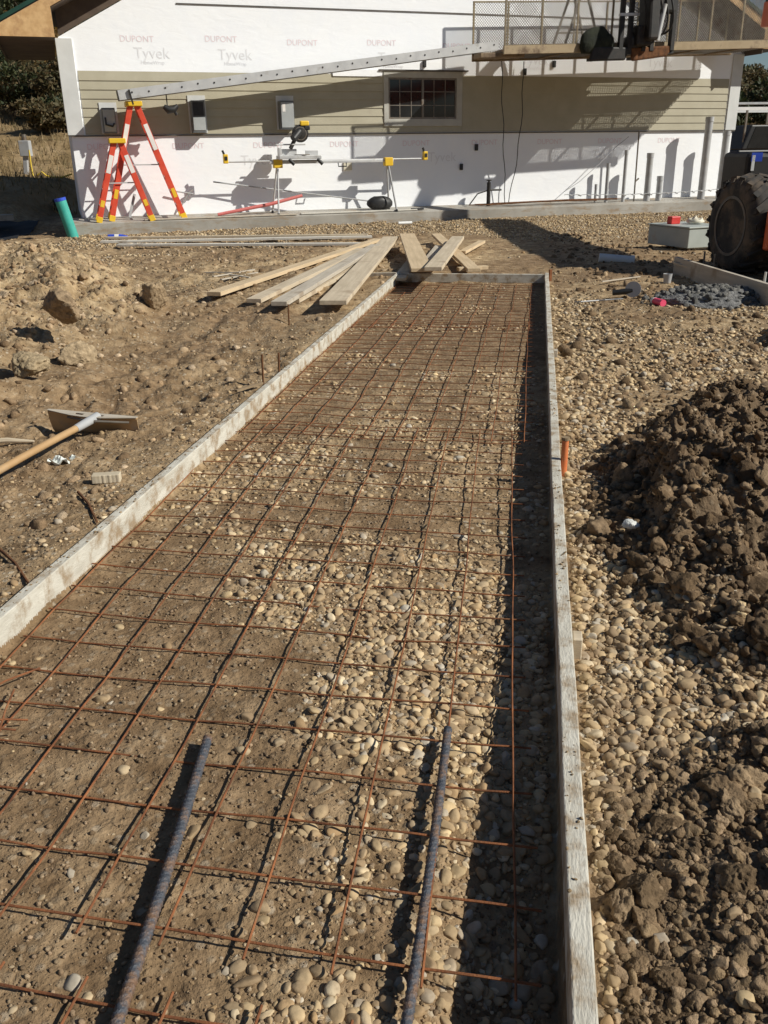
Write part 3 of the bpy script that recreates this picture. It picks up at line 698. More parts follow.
# ---- dowels
def dowel(pa, pb, za, zb, r, label):
    a, b_ = G(*pa, za), G(*pb, zb); d = (b_-a); a = a-d*.55; L = (b_-a).length; X = (b_-a).normalized()
    n, pitch = 20, .0135; m = int(L/.0022); vs, fs = [], []
    u = X.orthogonal().normalized(); v = X.cross(u)
    bendv = Vector((X.y, -X.x, 0))
    for i in range(m+1):
        q = i/m; c = a+X*(q*L)+bendv*(.008*math.sin(PI*q)); ph = q*L/pitch*2*PI
        for k in range(n):
            t = 2*PI*k/n
            rib = max(0, math.cos((ph+ (t if math.sin(t) > 0 else -t)*1.6)))**6
            lon = max(0, abs(math.cos(t))-.985)*45
            rr = r*(1+.24*rib+.12*min(lon, 1)); vs.append(c+(u*math.cos(t)+v*math.sin(t))*rr)
    for i in range(m):
        for k in range(n):
            k2 = (k+1) % n; fs.append((i*n+k, i*n+k2, (i+1)*n+k2, (i+1)*n+k))
    fs.append(tuple(reversed(range(n)))); fs.append(tuple(m*n+k for k in range(n)))
    mb = MB(); mb.v = vs; mb.f = fs
    tag(mb.build('rebar_dowel', 'rebar', smooth=True), label, 'rebar', 'steel dowels lying out of the mesh')
dowel((112, 1024), (208, 738), .010, .018, .0098, 'thick blue-grey ribbed rebar dowel on the left, with muddy ribs')
dowel((402, 1024), (448, 729), .008, .013, .0088, 'dark ribbed rebar dowel on the right, near the form shadow')

# ---- stakes
def stake_tube(base, top, r, m, label, name='form_stake', cat='stake', group=None, n=10):
    mb = MB().tube([base, top], r, n); return tag(mb.build(name, m, smooth=True), label, cat, group)
def at_u(px, py, z): return G(px, py, z)
o = at_u(563, 476, .02); tp = Vector((o.x+.005, o.y+.02, .17))
mb = MB().tube([o-Vector((0, 0, .1)), tp], .014, 12); st = mb.build('form_stake', 'pvcorange', smooth=True); tag(st, 'orange stake pipe driven beside the right form board', 'stake')
mb = MB().lathe(tp, Vector((0, 0, 1)), [(0, .017), (.012, .017)], 12); mb.build('collar', 'oldwood', st)
mb = MB().bar(F3(FW+.056, FT_END+.02, -.1), F3(FW+.056, FT_END+.02, TOP+.05), .022, .03, E_); tag(mb.build('form_stake', 'rust', bevel=.003), 'reddish stake at the far right corner of the forms', 'stake')
for px, py, lab, mm in ((552, 352, 'weathered wooden stake by the far right board', 'wood3'), (573, 640, 'pale wooden stake flush against the right board, nearest camera', 'wood')):
    b = G(px, py, .06); u, t = ut(b.x, b.y)
    mb = MB().bar(F3(FW+.053, float(t), -.12), F3(FW+.053, float(t), TOP-.012), .025, .05, Vector((FD[0], FD[1], 0))); tag(mb.build('form_stake', mm, bevel=.003), lab, 'stake')
for px, py, hh, lab in ((263, 386, .18, 'thin rusty rebar stake left of the left board, nearer one'), (279, 378, .15, 'thin rusty rebar stake touching the left board, farther one')):
    b = G(px, py, .05); stake_tube(b-Z_*.1, b+Z_*hh+Vector((.006, 0, 0)), .006, 'rust_dark', lab)
b = G(289, 322, .03); stake_tube(b-Z_*.1, b+Z_*.14, .006, 'rust_dark', 'short dark rebar stake at the ends of the stacked boards')

# ================================================================== LUMBER
def gz(px, py, dz=0.):
    g = G(px, py, 0.); z = hz(g.x, g.y); g = G(px, py, z+dz); return g
LB = 'loose boards fanned out past the forms'
def lum(a, b, za, zb, w, m, lab, bend=0, th=.038):
    pa, pb = gz(*a, za), gz(*b, zb); plank('loose_board', pa, pb, w, th, m, lab, 'board', LB, bend=bend, bevel=.003)
lum((214, 296), (378, 241), .03, .09, .14, 'wood2', 'yellowish board reaching farthest left of the fan')
lum((254, 303), (362, 251), .03, .11, .14, 'wood', 'pale board second from the left of the fan')
lum((279, 306), (376, 247), .06, .14, .14, 'wood3', 'greyish board third from the left, over its neighbours')
lum((292, 303), (383, 252), .02, .07, .14, 'wood', 'pale board low in the fan, half hidden by the widest one')
lum((333, 305), (391, 239), .08, .18, .23, 'wood', 'widest pale board lying on top of the fan')
lum((399, 281), (413, 262), .0, .03, .14, 'wood', 'short pale board end by the far left corner of the forms', th=.03)
lum((407, 236), (422, 272), .20, .12, .22, 'wood2', 'broad yellowish board pointing at the far form board')
lum((436, 236), (474, 272), .11, .05, .14, 'wood2', 'yellow board crossing under the pale one at the right')
lum((433, 271), (458, 239), .18, .18, .17, 'wood', 'pale board leaning across the yellow one at the right')
lum((462, 254), (482, 243), .06, .04, .10, 'wood2', 'short yellow offcut sticking out at the right of the pile')
lum((458, 271), (487, 269), .04, .04, .09, 'wood2', 'small yellow offcut flat behind the far form board')
lum((425, 268), (440, 248), .02, .06, .14, 'wood3', 'greyish board under the crossing boards')
LG = 'long white boards lying in front of the slab'
for k, (a, b, z, mm, lab, w) in enumerate((((101, 243), (372, 241), .02, 'whiteboard', 'long pale board at the back of the row below the slab', .14),
        ((118, 248), (376, 245), .02, 'whiteboard', 'long pale board at the front of the row below the slab', .14),
        ((106, 239), (368, 238), .06, 'wood', 'long tan board stacked on the back of the row', .10))):
    pa, pb = gz(*a, z), gz(*b, z); z0 = max(pa.z, pb.z); pa.z = pb.z = z0
    plank('long_board', pa, pb, w, .035, mm, lab, 'board', LG, seg=30)
for k, (a, b, lab) in enumerate((((213, 277), (254, 270), 'thin grey stick nearest the soil in the little pile'), ((221, 280), (257, 273), 'thin grey stick at the front of the little pile'), ((230, 275), (250, 278), 'thin stick lying crosswise in the little pile'), ((205, 273), (240, 273), 'thin stick at the back of the little pile'))):
    plank('lath_stick', gz(*a, .015+k*.006), gz(*b, .02+k*.006), .03, .01, 'wood3', lab, 'stick', 'sticks left of the boards', bevel=0)
plank('lath_stick', gz(236, 392, .012), gz(262, 384, .02), .02, .012, 'oldwood', 'broken dark stick lying by the rebar stakes', 'stick', bevel=0)

# ================================================================== concrete placer (rake) on the left
def rake():
    hc = G(97, 414, .13); z0 = hz(hc.x, hc.y); 
    a = G(49, 410, .13); b = G(138, 418, .11)
    root = thing('concrete_rake', 'wooden handled concrete rake with a wide metal blade lying on the soil', 'rake', (hc.x, hc.y, z0))
    ax = (b-a).normalized(); back = Vector((-ax.y, ax.x, 0))
    n = 16; prof = []
    # blade: curved sheet, upper flange folded towards the handle
    L = (b-a).length; vs = []; rows = ((0, .0, .0), (-.012, 0, -.004), (-.004, 0, -.05), (.01, 0, -.095), (.03, 0, -.125))
    mb = MB(); th = .003
    for i in range(n+1):
        q = i/n; arch = .012*math.sin(PI*q)
        for dy, _, dz in rows: vs.append(a+ax*(L*q)+back*(dy)+Vector((0, 0, dz+arch*.3)))
    k = len(rows)
    fs = [(i*k+j, (i+1)*k+j, (i+1)*k+j+1, i*k+j+1) for i in range(n) for j in range(k-1)]
    mb.add(vs, fs); bl = mb.build('blade', 'handle', root); sol = bl.modifiers.new('solid', 'SOLIDIFY'); sol.thickness = .003
    # triangular top plate with two slots
    fl = MB(); m1 = hc
    poly = [a+Vector((0, 0, .002)), a-back*.02, a+ax*L*.34-back*.085, a+ax*L*.66-back*.085, b-back*.02, b+Vector((0, 0, .002))]
    def lerp(q): return a+ax*L*q
    w1 = lambda q: .018+.058*math.sin(PI*q)**1.2
    qs = [0, .1, .2, .3, .34, .44, .56, .66, .7, .8, .9, 1]
    for i in range(len(qs)-1):
        q0, q1 = qs[i], qs[i+1]
        slot = (qs[i], qs[i+1]) in ((.34, .44), (.56, .66))
        A0, A1 = lerp(q0), lerp(q1); B0, B1 = A0-back*w1(q0), A1-back*w1(q1)
        up_ = Vector((0, 0, .004))
        if slot:
            f0, f1 = .38, .68
            fl.prism([A0+up_, A1+up_, A1.lerp(B1, f0)+up_, A0.lerp(B0, f0)+up_], Z_*.003)
            fl.prism([A0.lerp(B0, f1)+up_, A1.lerp(B1, f1)+up_, B1+up_, B0+up_], Z_*.003)
        else: fl.prism([A0+up_, A1+up_, B1+up_, B0+up_], Z_*.003)
    fl.build('top_plate', 'wood3', root)
    # brace and ferrule and handle
    h0 = hc+Vector((0, 0, -.012)) - back*.02; h1 = G(-60, 507, .055)
    d = (h1-h0).normalized()
    MB().tube([h0+back*.02, h0+d*.10, h0+d*.16], [.022, .020, .018], 14).build('socket', 'conduit', root, smooth=True)
    pts_ = [h0+d*.14+(h1-h0)*(i/10) + Z_*(.01*math.sin(i/10*PI)) for i in range(11)]
    MB().tube(pts_, [.0165]*11, 14).build('handle', 'handle', root, smooth=True)
    for sgn in (-1, 1):
        MB().tube([h0+d*.05, hc+ax*sgn*.16+Z_*-.03+back*.004], .006, 8).build('brace', 'steel', root, smooth=True)
rake()
# paper scrap, block, pale stick, roots
def scrap(px, py, w, h, m, label, name='paper_scrap', cat='litter', dz=.012):
    c = gz(px, py, 0.); mb = MB(); n = 7
    vs = []
    for i in range(n):
        for j in range(n):
            x_, y_ = (i/(n-1)-.5)*w, (j/(n-1)-.5)*h
            vs.append(c+Vector((x_, y_, dz+.014*math.sin(i*1.7+j*.9)+.008*math.cos(j*2.3))))
    fs = [(i*n+j, (i+1)*n+j, (i+1)*n+j+1, i*n+j+1) for i in range(n-1) for j in range(n-1) if not (i in (0, n-2) and j in (0, 2))]
    mb.add(vs, fs); o = mb.build(name, m); o.modifiers.new('solid', 'SOLIDIFY').thickness = .001; return tag(o, label, cat)
scrap(62, 463, .11, .07, 'paper', 'crumpled pale paper scrap on soil beside the rake handle')
b = gz(107, 484); plank('wood_block', b+Vector((-.055, .0, .008)), b+Vector((.055, .012, .008)), .045, .035, 'block', 'small pale wooden block on the soil near the left board', 'block')
b = gz(12, 446); MB_ = MB().tube([b+Vector((-.16, 0, .02)), b+Vector((-.02, .01, .025)), b+Vector((.10, .02, .015))], [.012, .014, .006], 8); tag(MB_.build('broken_stick', 'wood', smooth=True), 'short pale broken stick at the left edge of the soil', 'stick')
def root_piece(pts_, label):
    P = [gz(a, b2, .012) for a, b2 in pts_]; mb = MB().tube(P, [.006, .005, .004, .002][:len(P)], 7); tag(mb.build('root', 'rust_dark', smooth=True), label, 'root')
root_piece([(78, 492), (88, 503), (97, 522)], 'dark twisted root near the wooden block')
root_piece([(-5, 545), (15, 563), (33, 590)], 'dark root against the left form board at the left edge')
# cobbles beside the left board
# ================================================================== BUILDING
SL, SR = -6.14, 8.99; ZB, ZS0, ZS1, ZE = .165, 1.685, 2.768, 3.25
def rake_z(s):                            # underside of the roof along the gable wall
    mid = (SL+SR)/2; m = .52
    return ZE+.07+m*(s-SL) if s < mid else ZE+.07+m*(SR-s)
DEP = -3.6
bl = thing('building', 'house under construction with white housewrap, a tan siding band and a gable roof', 'building', W((SL+SR)/2, -4, ZB))
mid = (SL+SR)/2; zp = rake_z(mid)
# lower wrap and upper wrap as body of the wall
win = (.13, 1.89, 1.80, 2.84)
mb = MB().prism([W(SL+.03, -.14, ZB), W(SR-.03, -.14, ZB), W(SR-.03, -.14, ZS1+.02), W(SR-.03, -.14, rake_z(SR)), W(mid, -.14, zp), W(SL+.03, -.14, rake_z(SL))], -N_*.14)
wall = mb.build('gable_wall', 'wrap', bl)
mb = MB(); 
mb.wbox(SL+.02, SL+.16, DEP, -.145, ZB, ZE+.05); mb.wbox(SR-.16, SR-.02, DEP, -.145, ZB, ZE+.05)
mb.wbox(SL+.02, SR-.02, DEP-.1, DEP, ZB, ZE+.05)
mb.build('side_wall', 'wrap', bl)
# siding laps (each lap tilts out at its foot)
lap = (ZS1-ZS0)/7; segs = []
mb = MB()
def lapstrip(s0, s1, z0, z1):
    A = [W(s0, .003, z1), W(s0, .018, z0), W(s0, .003, z0)]
    mb.prism(A, E_*(s1-s0))
for k in range(7):
    z0, z1 = ZS0+k*lap, ZS0+(k+1)*lap+.006
    s0, s1 = SL+.29, SR-.29
    if z1 > win[2]-.02 and z0 < win[3]:
        lapstrip(s0, win[0]-.0, z0, z1); lapstrip(win[1]+.0, s1, z0, z1)
        if z0 < win[2]: lapstrip(win[0]+.002, win[1]-.002, z0, min(z1, win[2]))
    else: lapstrip(s0, s1, z0, z1)
mb.build('siding', 'siding', bl)
MB().wbox(SL-.02, SR+.02, -.1, .034, ZS0-.035, ZS0-.012).build('flashing', 'flash', bl)
MB().wbox(SL+2.2, SR-2.2, -.05, .012, 3.905, 3.93).build('flashing', 'flash', bl)
for s0 in (SL-.03, SR-.26):
    mb = MB().wbox(s0, s0+.29, -.1, .034, ZS0-.008, rake_z(SL)-.02).build('corner_trim', 'trim', bl, bevel=.004)
# return legs of the corner trims
MB().wbox(SL-.031, SL+.015, -.3, -.102, ZS0-.008, ZE).build('corner_trim', 'trim', bl)
MB().wbox(SR-.015, SR+.031, -.3, -.102, ZS0-.008, ZE).build('corner_trim', 'trim', bl)
# window
wf = MB(); s0, s1, z0, z1 = win; fwid = .10
wf.wbox(s0, s1, 0, .035, z1-fwid-.02, z1); wf.wbox(s0, s1, 0, .035, z0, z0+fwid+.04)
wf.wbox(s0, s0+fwid, 0, .0348, z0+fwid+.04, z1-fwid-.02); wf.wbox(s1-fwid-.03, s1, 0, .0348, z0+fwid+.04, z1-fwid-.02)
wob_ = wf.build('window', 'lint', bl, bevel=.004)
gl = MB().wbox(s0+fwid, s1-fwid-.03, .002, .006, z0+fwid+.04, z1-fwid-.02).build('pane', 'glassdark', wob_)
mu = MB(); gx0, gx1, gz0, gz1 = s0+fwid, s1-fwid-.03, z0+fwid+.04, z1-fwid-.02
mu.wbox(gx0, gx1, .006, .022, gz0, gz0+.035); mu.wbox(gx0, gx1, .006, .022, gz1-.035, gz1)
mu.wbox(gx0, gx0+.035, .006, .0218, gz0+.035, gz1-.035); mu.wbox(gx1-.035, gx1, .006, .0218, gz0+.035, gz1-.035)
mu.wbox((gx0+gx1)/2-.025, (gx0+gx1)/2+.025, .006, .0215, gz0+.035, gz1-.035)
for k in range(1, 6):
    if k == 3: continue
    c_ = gx0+(gx1-gx0)*k/6; mu.wbox(c_-.008, c_+.008, .006, .013, gz0+.035, gz1-.035)
for k in (1, 2):
    c_ = gz0+(gz1-gz0)*k/3; mu.wbox(gx0+.035, gx1-.035, .006, .012, c_-.008, c_+.008)
mu.build('sash', 'steel', wob_)
MB().wbox(s0-.10, s1+.12, .0, .06, z1+.004, z1+.028).build('drip_cap', 'flash', wob_)
sl = MB().prism([W(s0-.16, .01, z1+.07), W(s0-.10, .06, z1+.02), W(s0-.10, .01, z1+.02)], E_*.05)
# vents and ports on the wrap
for (s_, z_, lab) in ((2.25, 1.37, 'port'), (1.9, .98, 'port'), (4.05, 3.02, 'port'), (1.03, 2.98, 'port'), (3.35, 2.86, 'port')):
    mb = MB(); mb.wbox(s_-.035, s_+.035, 0, .05, z_-.065, z_+.065); mb.build('wall_port', 'black', bl, bevel=.01)
MB().wbox(-.06, .06, 0, .02, 0, 0) if False else None
mb = MB(); mb.wbox(-.78, -.6, .0, .03, .96, 1.12); mb.build('wall_outlet', 'cream', bl, bevel=.005)
# torn flap of wrap beside the window
mb = MB(); mb.wbox(-.95, .10, .02, .03, 2.735, 2.86); mb.build('wrap_flap', 'wrap', bl)
# roof
OV, OE, TH = .62, 1.02, .33
def roofpt(s, p, dz=0.):
    return W(s, p, rake_z(s)+dz)
for sgn, sc in ((1, SL), (-1, SR)):
    se = sc-sgn*OE
    zed = ZE+.07-.52*OE; ZR = ZE if sgn > 0 else ZE+.30
    BK = OV-DEP+.4; UP = .66
    MB().prism([W(se, OV, zed+UP-.06), W(mid, OV, zp+UP-.06), W(mid, OV, zp+UP), W(se, OV, zed+UP)], N_*BK).build('roof', 'roof', bl)
    MB().prism([W(se-sgn*.02, OV+.03, zed+UP-.05), W(mid, OV+.03, zp+UP-.05), W(mid, OV+.03, zp+UP+.02), W(se-sgn*.02, OV+.03, zed+UP+.02)], N_*.028).build('drip_edge', 'green', bl)
    s1_ = sc-sgn*.03
    poly = [W(se, OV, ZR-(0 if sgn > 0 else .2)), W(s1_, OV, ZR-(0 if sgn > 0 else .2)), W(s1_-sgn*.01, OV, rake_z(s1_)+.42), W(mid, OV, zp+.42), W(mid, OV, zp+UP-.061), W(se, OV, zed+UP-.061)]
    MB().prism(poly, N_*.02).build('rake_fascia', 'osb', bl)
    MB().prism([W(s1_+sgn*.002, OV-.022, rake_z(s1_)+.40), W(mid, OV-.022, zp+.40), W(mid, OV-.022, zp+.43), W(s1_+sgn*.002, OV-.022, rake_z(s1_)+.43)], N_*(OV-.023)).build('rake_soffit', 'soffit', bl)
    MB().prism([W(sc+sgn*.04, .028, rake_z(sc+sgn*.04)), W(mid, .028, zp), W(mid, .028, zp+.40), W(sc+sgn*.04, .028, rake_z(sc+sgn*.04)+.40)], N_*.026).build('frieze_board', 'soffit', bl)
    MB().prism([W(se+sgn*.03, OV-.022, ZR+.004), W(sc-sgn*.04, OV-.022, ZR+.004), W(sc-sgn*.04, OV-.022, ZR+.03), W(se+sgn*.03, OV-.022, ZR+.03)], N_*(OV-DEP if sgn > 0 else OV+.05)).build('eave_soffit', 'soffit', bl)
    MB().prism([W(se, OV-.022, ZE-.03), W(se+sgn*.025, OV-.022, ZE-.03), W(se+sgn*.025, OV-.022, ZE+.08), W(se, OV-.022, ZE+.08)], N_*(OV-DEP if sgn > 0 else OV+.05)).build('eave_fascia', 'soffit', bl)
    MB().wbox(min(s1_-sgn*.02, s1_), max(s1_-sgn*.02, s1_), .0, OV-.022, ZE+.0, ZE+.44).build('return_side', 'soffit', bl)
# printing on the wrap
def text_on_wall(txt, s_, z_, h, m, p=.004, bold=.0, sx=1.):
    cu = bpy.data.curves.new('txt', 'FONT'); cu.body = txt; cu.size = h; cu.align_x = 'CENTER'; cu.offset = bold; cu.resolution_u = 3
    to = bpy.data.objects.new('txt', cu); COL.objects.link(to)
    me = bpy.data.meshes.new_from_object(to.evaluated_get(bpy.context.evaluated_depsgraph_get()))
    bpy.data.objects.remove(to); bpy.data.curves.remove(cu)
    rl = root_loc(bl); vs = [v.co.copy() for v in me.vertices]
    for v, c0 in zip(me.vertices, vs): v.co = W(s_+c0.x*sx, p, z_+c0.y)-rl
    me.name = 'wrap_print'; me.materials.append(MT[m]); me.update()
    o = bpy.data.objects.new('wrap_print', me); COL.objects.link(o); o.parent = bl
for k, s_ in enumerate((-4.72, -3.15, -1.55, .1, 1.75, 3.35, 4.95, 6.5)):
    text_on_wall('DUPONT', s_, 3.27+.03*(k % 2), .15, 'print_red')
    if k in (0, 1, 3, 5, 7):
        text_on_wall('Tyvek', s_+.25, 3.0, .27, 'print_pale'); text_on_wall('HomeWrap', s_+.25, 2.90, .09, 'print_pale')
for s_ in (-5.55, -3.95, -2.35, -.75, .85, 2.45, 4.05, 5.6, 7.2):
    text_on_wall('DUPONT', s_, 1.42, .15, 'print_red')
for s_ in (-3.1, .95, 5.0): text_on_wall('Tyvek', s_+.5, 1.10, .27, 'print_pale')
# slab
sp = .78
mb = MB().prism([W(SL-.23, 0, -.35), W(SL-.23, 0, .20), W(SL-.23, sp, .135), W(SL-.23, sp, -.35)], E_*(SR-SL+6.5))
mb.add([], []); tag(mb.build('concrete_slab', 'concrete', bevel=.012), 'long grey concrete slab with dusty edge at the foot of the building', 'slab')
SLT = lambda p: .20-.065*p/sp

# ---- meter boxes
MG = 'meter boxes on the siding'
for i, (s0, s1, z0, z1, lab) in enumerate(((-5.52, -5.28, 1.70, 2.14, 'grey meter box with a black handle, by the left corner of the building'), (-3.86, -3.60, 1.70, 2.27, 'grey box with dark upper half, middle of the three on the siding'), (-2.12, -1.84, 1.75, 2.27, 'grey meter box above the saw, nearest the window'))):
    r = thing('meter_box', lab, 'meter box', W((s0+s1)/2, .1, z0), MG)
    MB().wbox(s0-.03, s1+.05, .018, .03, z0-.0, z1+.10).build('back_plate', 'trim', r)
    MB().wbox(s0, s1, .03, .25, z0, z1).build('body', 'boxdark', r, bevel=.008)
    zz0, zz1 = (z0+.03, z1-.03) if i != 1 else (z0+.04, z0+.27)
    MB().wbox(s0+.015, s1-.015, .251, .265, zz0, zz1).build('door', 'boxgrey', r, bevel=.006)
    if i == 0: MB().tube([W(s0+.05, .275, z0+.27), W(s0+.05, .30, z0+.15), W(s0+.17, .30, z0+.12), W(s0+.2, .285, z0+.17)], .018, 8).build('handle', 'black', r, smooth=True)
    if i == 1: MB().wbox(s0+.03, s1-.03, .251, .26, z0+.30, z1-.03).build('window', 'black', r, bevel=.004)
    if i == 2: MB().wbox(s0+.04, s0+.10, .266, .269, z1-.2, z1-.06).build('sticker', 'labelwhite', r)

# ================================================================== LADDERS
def stepladder(root, capS, capZ, footL, footR, p0, p1, nst, taper=.06, flip=False):
    """rails run from feet up to the cap; opened along the wall"""
    zf = SLT((p0+p1)/2); w = .098; th = .028
    pc0, pc1 = p0+taper, p1-taper
    def rail(sf, sc, pf, pcp, lab_part, col='orange'):
        a = W(sf, pf, SLT(pf)+.0); b = W(sc, pcp, capZ-.03); d = (b-a)
        mb = MB().bar(a+d.normalized()*.09, b, th, w, E_ if False else N_.cross(d)); return mb.build('rail', col, root, bevel=.004), a, b
    for (sf, scp, col) in ((footR, capS+.06, 'orange'), (footL, capS-.06, 'orange')):
        ends = []
        for pf, pcp in ((p0, pc0), (p1, pc1)):
            o, a, b = rail(sf, scp, pf, pcp, '')
            ends.append((a, b)); d = (b-a).normalized()
            MB().bar(a, a+d*.11, th+.012, w+.012, N_.cross(d)).build('foot', 'yellow', root, bevel=.006)
            sg = 1 if pf == p1 else -1
            yy = -N_*sg*(-1)
            # label on the outer face of the rail
            if pf == p1:
                c0, c1 = a+(b-a)*.62, a+(b-a)*.84
                MB().bar(c0-N_*(th/2+.0015), c1-N_*(th/2+.0015), .003, w*.8, N_.cross(d)).build('label', 'labelwhite', root)
                c0, c1 = a+(b-a)*.20, a+(b-a)*.28
                MB().bar(c0-N_*(th/2+.0015), c1-N_*(th/2+.0015), .003, w*.7, N_.cross(d)).build('label', 'yellow', root)
        side_is_step = (sf == footR) != flip
        for k in range(1, nst+1):
            q = k/(nst+.9)
            A = ends[0][0].lerp(ends[0][1], q); B = ends[1][0].lerp(ends[1][1], q)
            if side_is_step: MB().bar(A, B, .085, .028, Z_).build('step', 'alu', root, bevel=.003)
            elif k % 2 == 1: MB().bar(A, B, .03, .022, Z_).build('back_brace', 'alu', root)
    MB().wbox(capS-.15, capS+.15, pc0-.07, pc1+.07, capZ-.05, capZ+.035).build('cap', 'yellow', root, bevel=.012)
    for pf in (p0+.03, p1-.03):
        za = zf+(capZ-zf)*.48
        sl_ = footL+(capS-.06-footL)*.48; sr_ = footR+(capS+.06-footR)*.48
        MB().bar(W(sl_, pf*.5+(p0+p1)/4, za), W(sr_, pf*.5+(p0+p1)/4, za), .006, .022).build('spreader', 'alu', root)
r = thing('stepladder', 'tall orange fibreglass stepladder with yellow cap holding up the aluminium plank', 'ladder', W(-4.9, .5, .17))
stepladder(r, -4.95, 2.20, -5.60, -4.22, .26, .62, 7)
r2 = thing('stepladder', 'shorter orange stepladder with yellow cap and feet in front of the taller one', 'ladder', W(-5.3, .6, .15))
stepladder(r2, -5.33, 1.57, -5.84, -4.84, .42, .745, 4, flip=True)

# aluminium plank from ladder cap to the platform
def alu_plank():
    a = W(-5.20, .50, 2.245); b = W(2.4, .50, 3.20)
    r = thing('aluminum_plank', 'long aluminium work plank rising from the ladder top to the scaffold', 'plank', a)
    d = (b-a).normalized(); L = (b-a).length; w = .34; hh = .165
    upn = (-N_).cross(d)*-1
    if upn.z < 0: upn = -upn
    y = N_
    MB().boxa(a-y*w/2+upn*(hh-.012), d*L, y*w, upn*.010).build('deck', 'alu', r)
    for sg in (-1, 1):
        MB().boxa(a+y*(sg*w/2-.004)-y*0, d*L, y*.008, upn*hh).build('side_rail', 'alu', r)
        MB().boxa(a+y*(sg*w/2-(.03 if sg > 0 else 0))+upn*-.004, d*L, y*.03, upn*.004).build('flange', 'alu', r)
    k = 0; q = .25
    while q < L:
        c = a+d*q-y*(w/2+.006)+upn*(hh*(.5 if k % 2 else .62))
        MB().lathe(c, -y, [(0, .017), (.006, .015)], 10).build('rung_end', 'darkmetal', r); q += .3048; k += 1
    MB().boxa(a-d*.01-y*w/2*.9, d*.012, y*w*.9, upn*hh).build('end_plate', 'darkmetal', r)
    # safety clamp at the ladder
    MB().bar(W(-4.97, .70, 2.17), W(-5.02, .70, 2.42), .03, .03, E_).build('clamp', 'darkmetal', r)
alu_plank()
mb = MB(); c = W(-4.28, .55, 2.12)
mb.tube([c+E_*-.13+Z_*.03, c+E_*-.05-Z_*.03, c+E_*.06-Z_*.02, c+E_*.13+Z_*.05], [.04, .07, .06, .03], 10); mb.tube([c+E_*.03, c+E_*.10-Z_*.12], .028, 8)
mb.tube([c+E_*-.06, W(-4.34, .52, 2.36)], .012, 6)
tag(mb.build('nail_gun', 'black', smooth=True), 'black nail gun hanging under the aluminium plank', 'tool')

# ================================================================== MITER SAW ON STAND
def saw():
    P = .50; zr = 1.165
    r = thing('saw_stand', 'folding saw stand with long silver rail and yellow brackets', 'saw stand', W(-1.2, P, .16))
    MB().tube([W(-3.28, P, zr), W(.80, P, zr)], .017, 10).build('rail', 'alu', r, smooth=True)
    MB().wbox(-2.45, .15, P-.035, P+.035, zr-.055, zr-.005).build('beam', 'alu', r, bevel=.006)
    for s_, f in ((-2.28, -2.40), (.05, .12)):
        MB().wbox(s_-.10, s_+.08, P-.07, P+.07, zr-.13, zr+.035).build('leg_bracket', 'yellow', r, bevel=.015)
        for dp, ff in ((-.22, f), (.2, f+.03)):
            MB().tube([W(s_-.02, P+dp*.2, zr-.1), W(ff, P+dp, SLT(P+dp)+.03)], .019, 8).build('leg', 'alu' if s_ < 0 else 'conduit', r, smooth=True)
            MB().lathe(W(ff, P+dp, SLT(P+dp)), Z_, [(0, .028), (.05, .024)], 10).build('foot', 'black', r)
    for s_ in (-3.32, .86):
        MB().wbox(s_-.045, s_+.045, P-.05, P+.05, zr-.03, zr+.14).build('stop', 'yellow', r, bevel=.012)
        MB().tube([W(s_-.02, P, zr+.13), W(s_-.05, P, zr+.21)], .022, 8).build('stop_knob', 'black', r)
        MB().wbox(s_-.02, s_+.03, P+.051, P+.06, zr+.03, zr+.10).build('stop_roller', 'black', r)
    MB().tube([W(-1.05, P+.05, zr-.05), W(-1.05, P+.07, zr-.12), W(-.88, P+.07, zr-.12), W(-.88, P+.05, zr-.05)], .012, 8).build('carry_handle', 'black', r)
    m = thing('miter_saw', 'sliding miter saw with black motor and yellow handle on the stand', 'saw', W(-1.9, P, zr+.01))
    MB().wbox(-2.28, -1.42, P-.16, P+.16, zr+.03, zr+.10).build('base', 'alu', m, bevel=.01)
    MB().lathe(W(-1.78, P+.02, zr+.10), Z_, [(0, .15), (.018, .15)], 24).build('turntable', 'steel', m)
    MB().wbox(-2.25, -1.88, P-.06, P-.03, zr+.10, zr+.22).build('fence', 'alu', m, bevel=.006)
    MB().wbox(-1.70, -1.44, P-.06, P-.03, zr+.10, zr+.19).build('fence', 'alu', m, bevel=.006)
    MB().wbox(-2.28, -2.22, P-.02, P+.14, zr+.02, zr+.24).build('detent_arm', 'alu', m, bevel=.008)
    for pp in (-.02, .05): MB().tube([W(-2.30, P+pp, zr+.30), W(-1.72, P+pp, zr+.30)], .014, 8).build('slide_rail', 'alu', m, smooth=True)
    MB().bar(W(-2.02, P+.02, zr+.22), W(-1.88, P+.02, zr+.46), .07, .07, N_).build('arm', 'darkmetal', m, bevel=.012)
    MB().lathe(W(-1.80, P-.04, zr+.50), -N_, [(0, .10), (.02, .165), (.06, .165), (.075, .10)], 28).build('blade_guard', 'darkmetal', m, smooth=True)
    MB().lathe(W(-1.80, P+.03, zr+.50), -N_, [(0, .125), (.003, .125)], 36).build('blade', 'steel', m)
    MB().tube([W(-1.83, P+.06, zr+.54), W(-1.98, P+.14, zr+.40)], .07, 14).build('motor', 'black', m, smooth=True)
    MB().wbox(-1.80, -1.62, P-.03, P+.05, zr+.64, zr+.73).build('handle', 'yellow', m, bevel=.02)
    MB().wbox(-1.72, -1.60, P-.02, P+.04, zr+.56, zr+.65).build('grip', 'black', m, bevel=.02)
    for s_ in (-1.52, -2.1): MB().tube([W(s_, P+.19, zr+.03), W(s_+.10, P+.22, zr-.07)], .035, 10).build('knob', 'black', m, smooth=True)
saw()
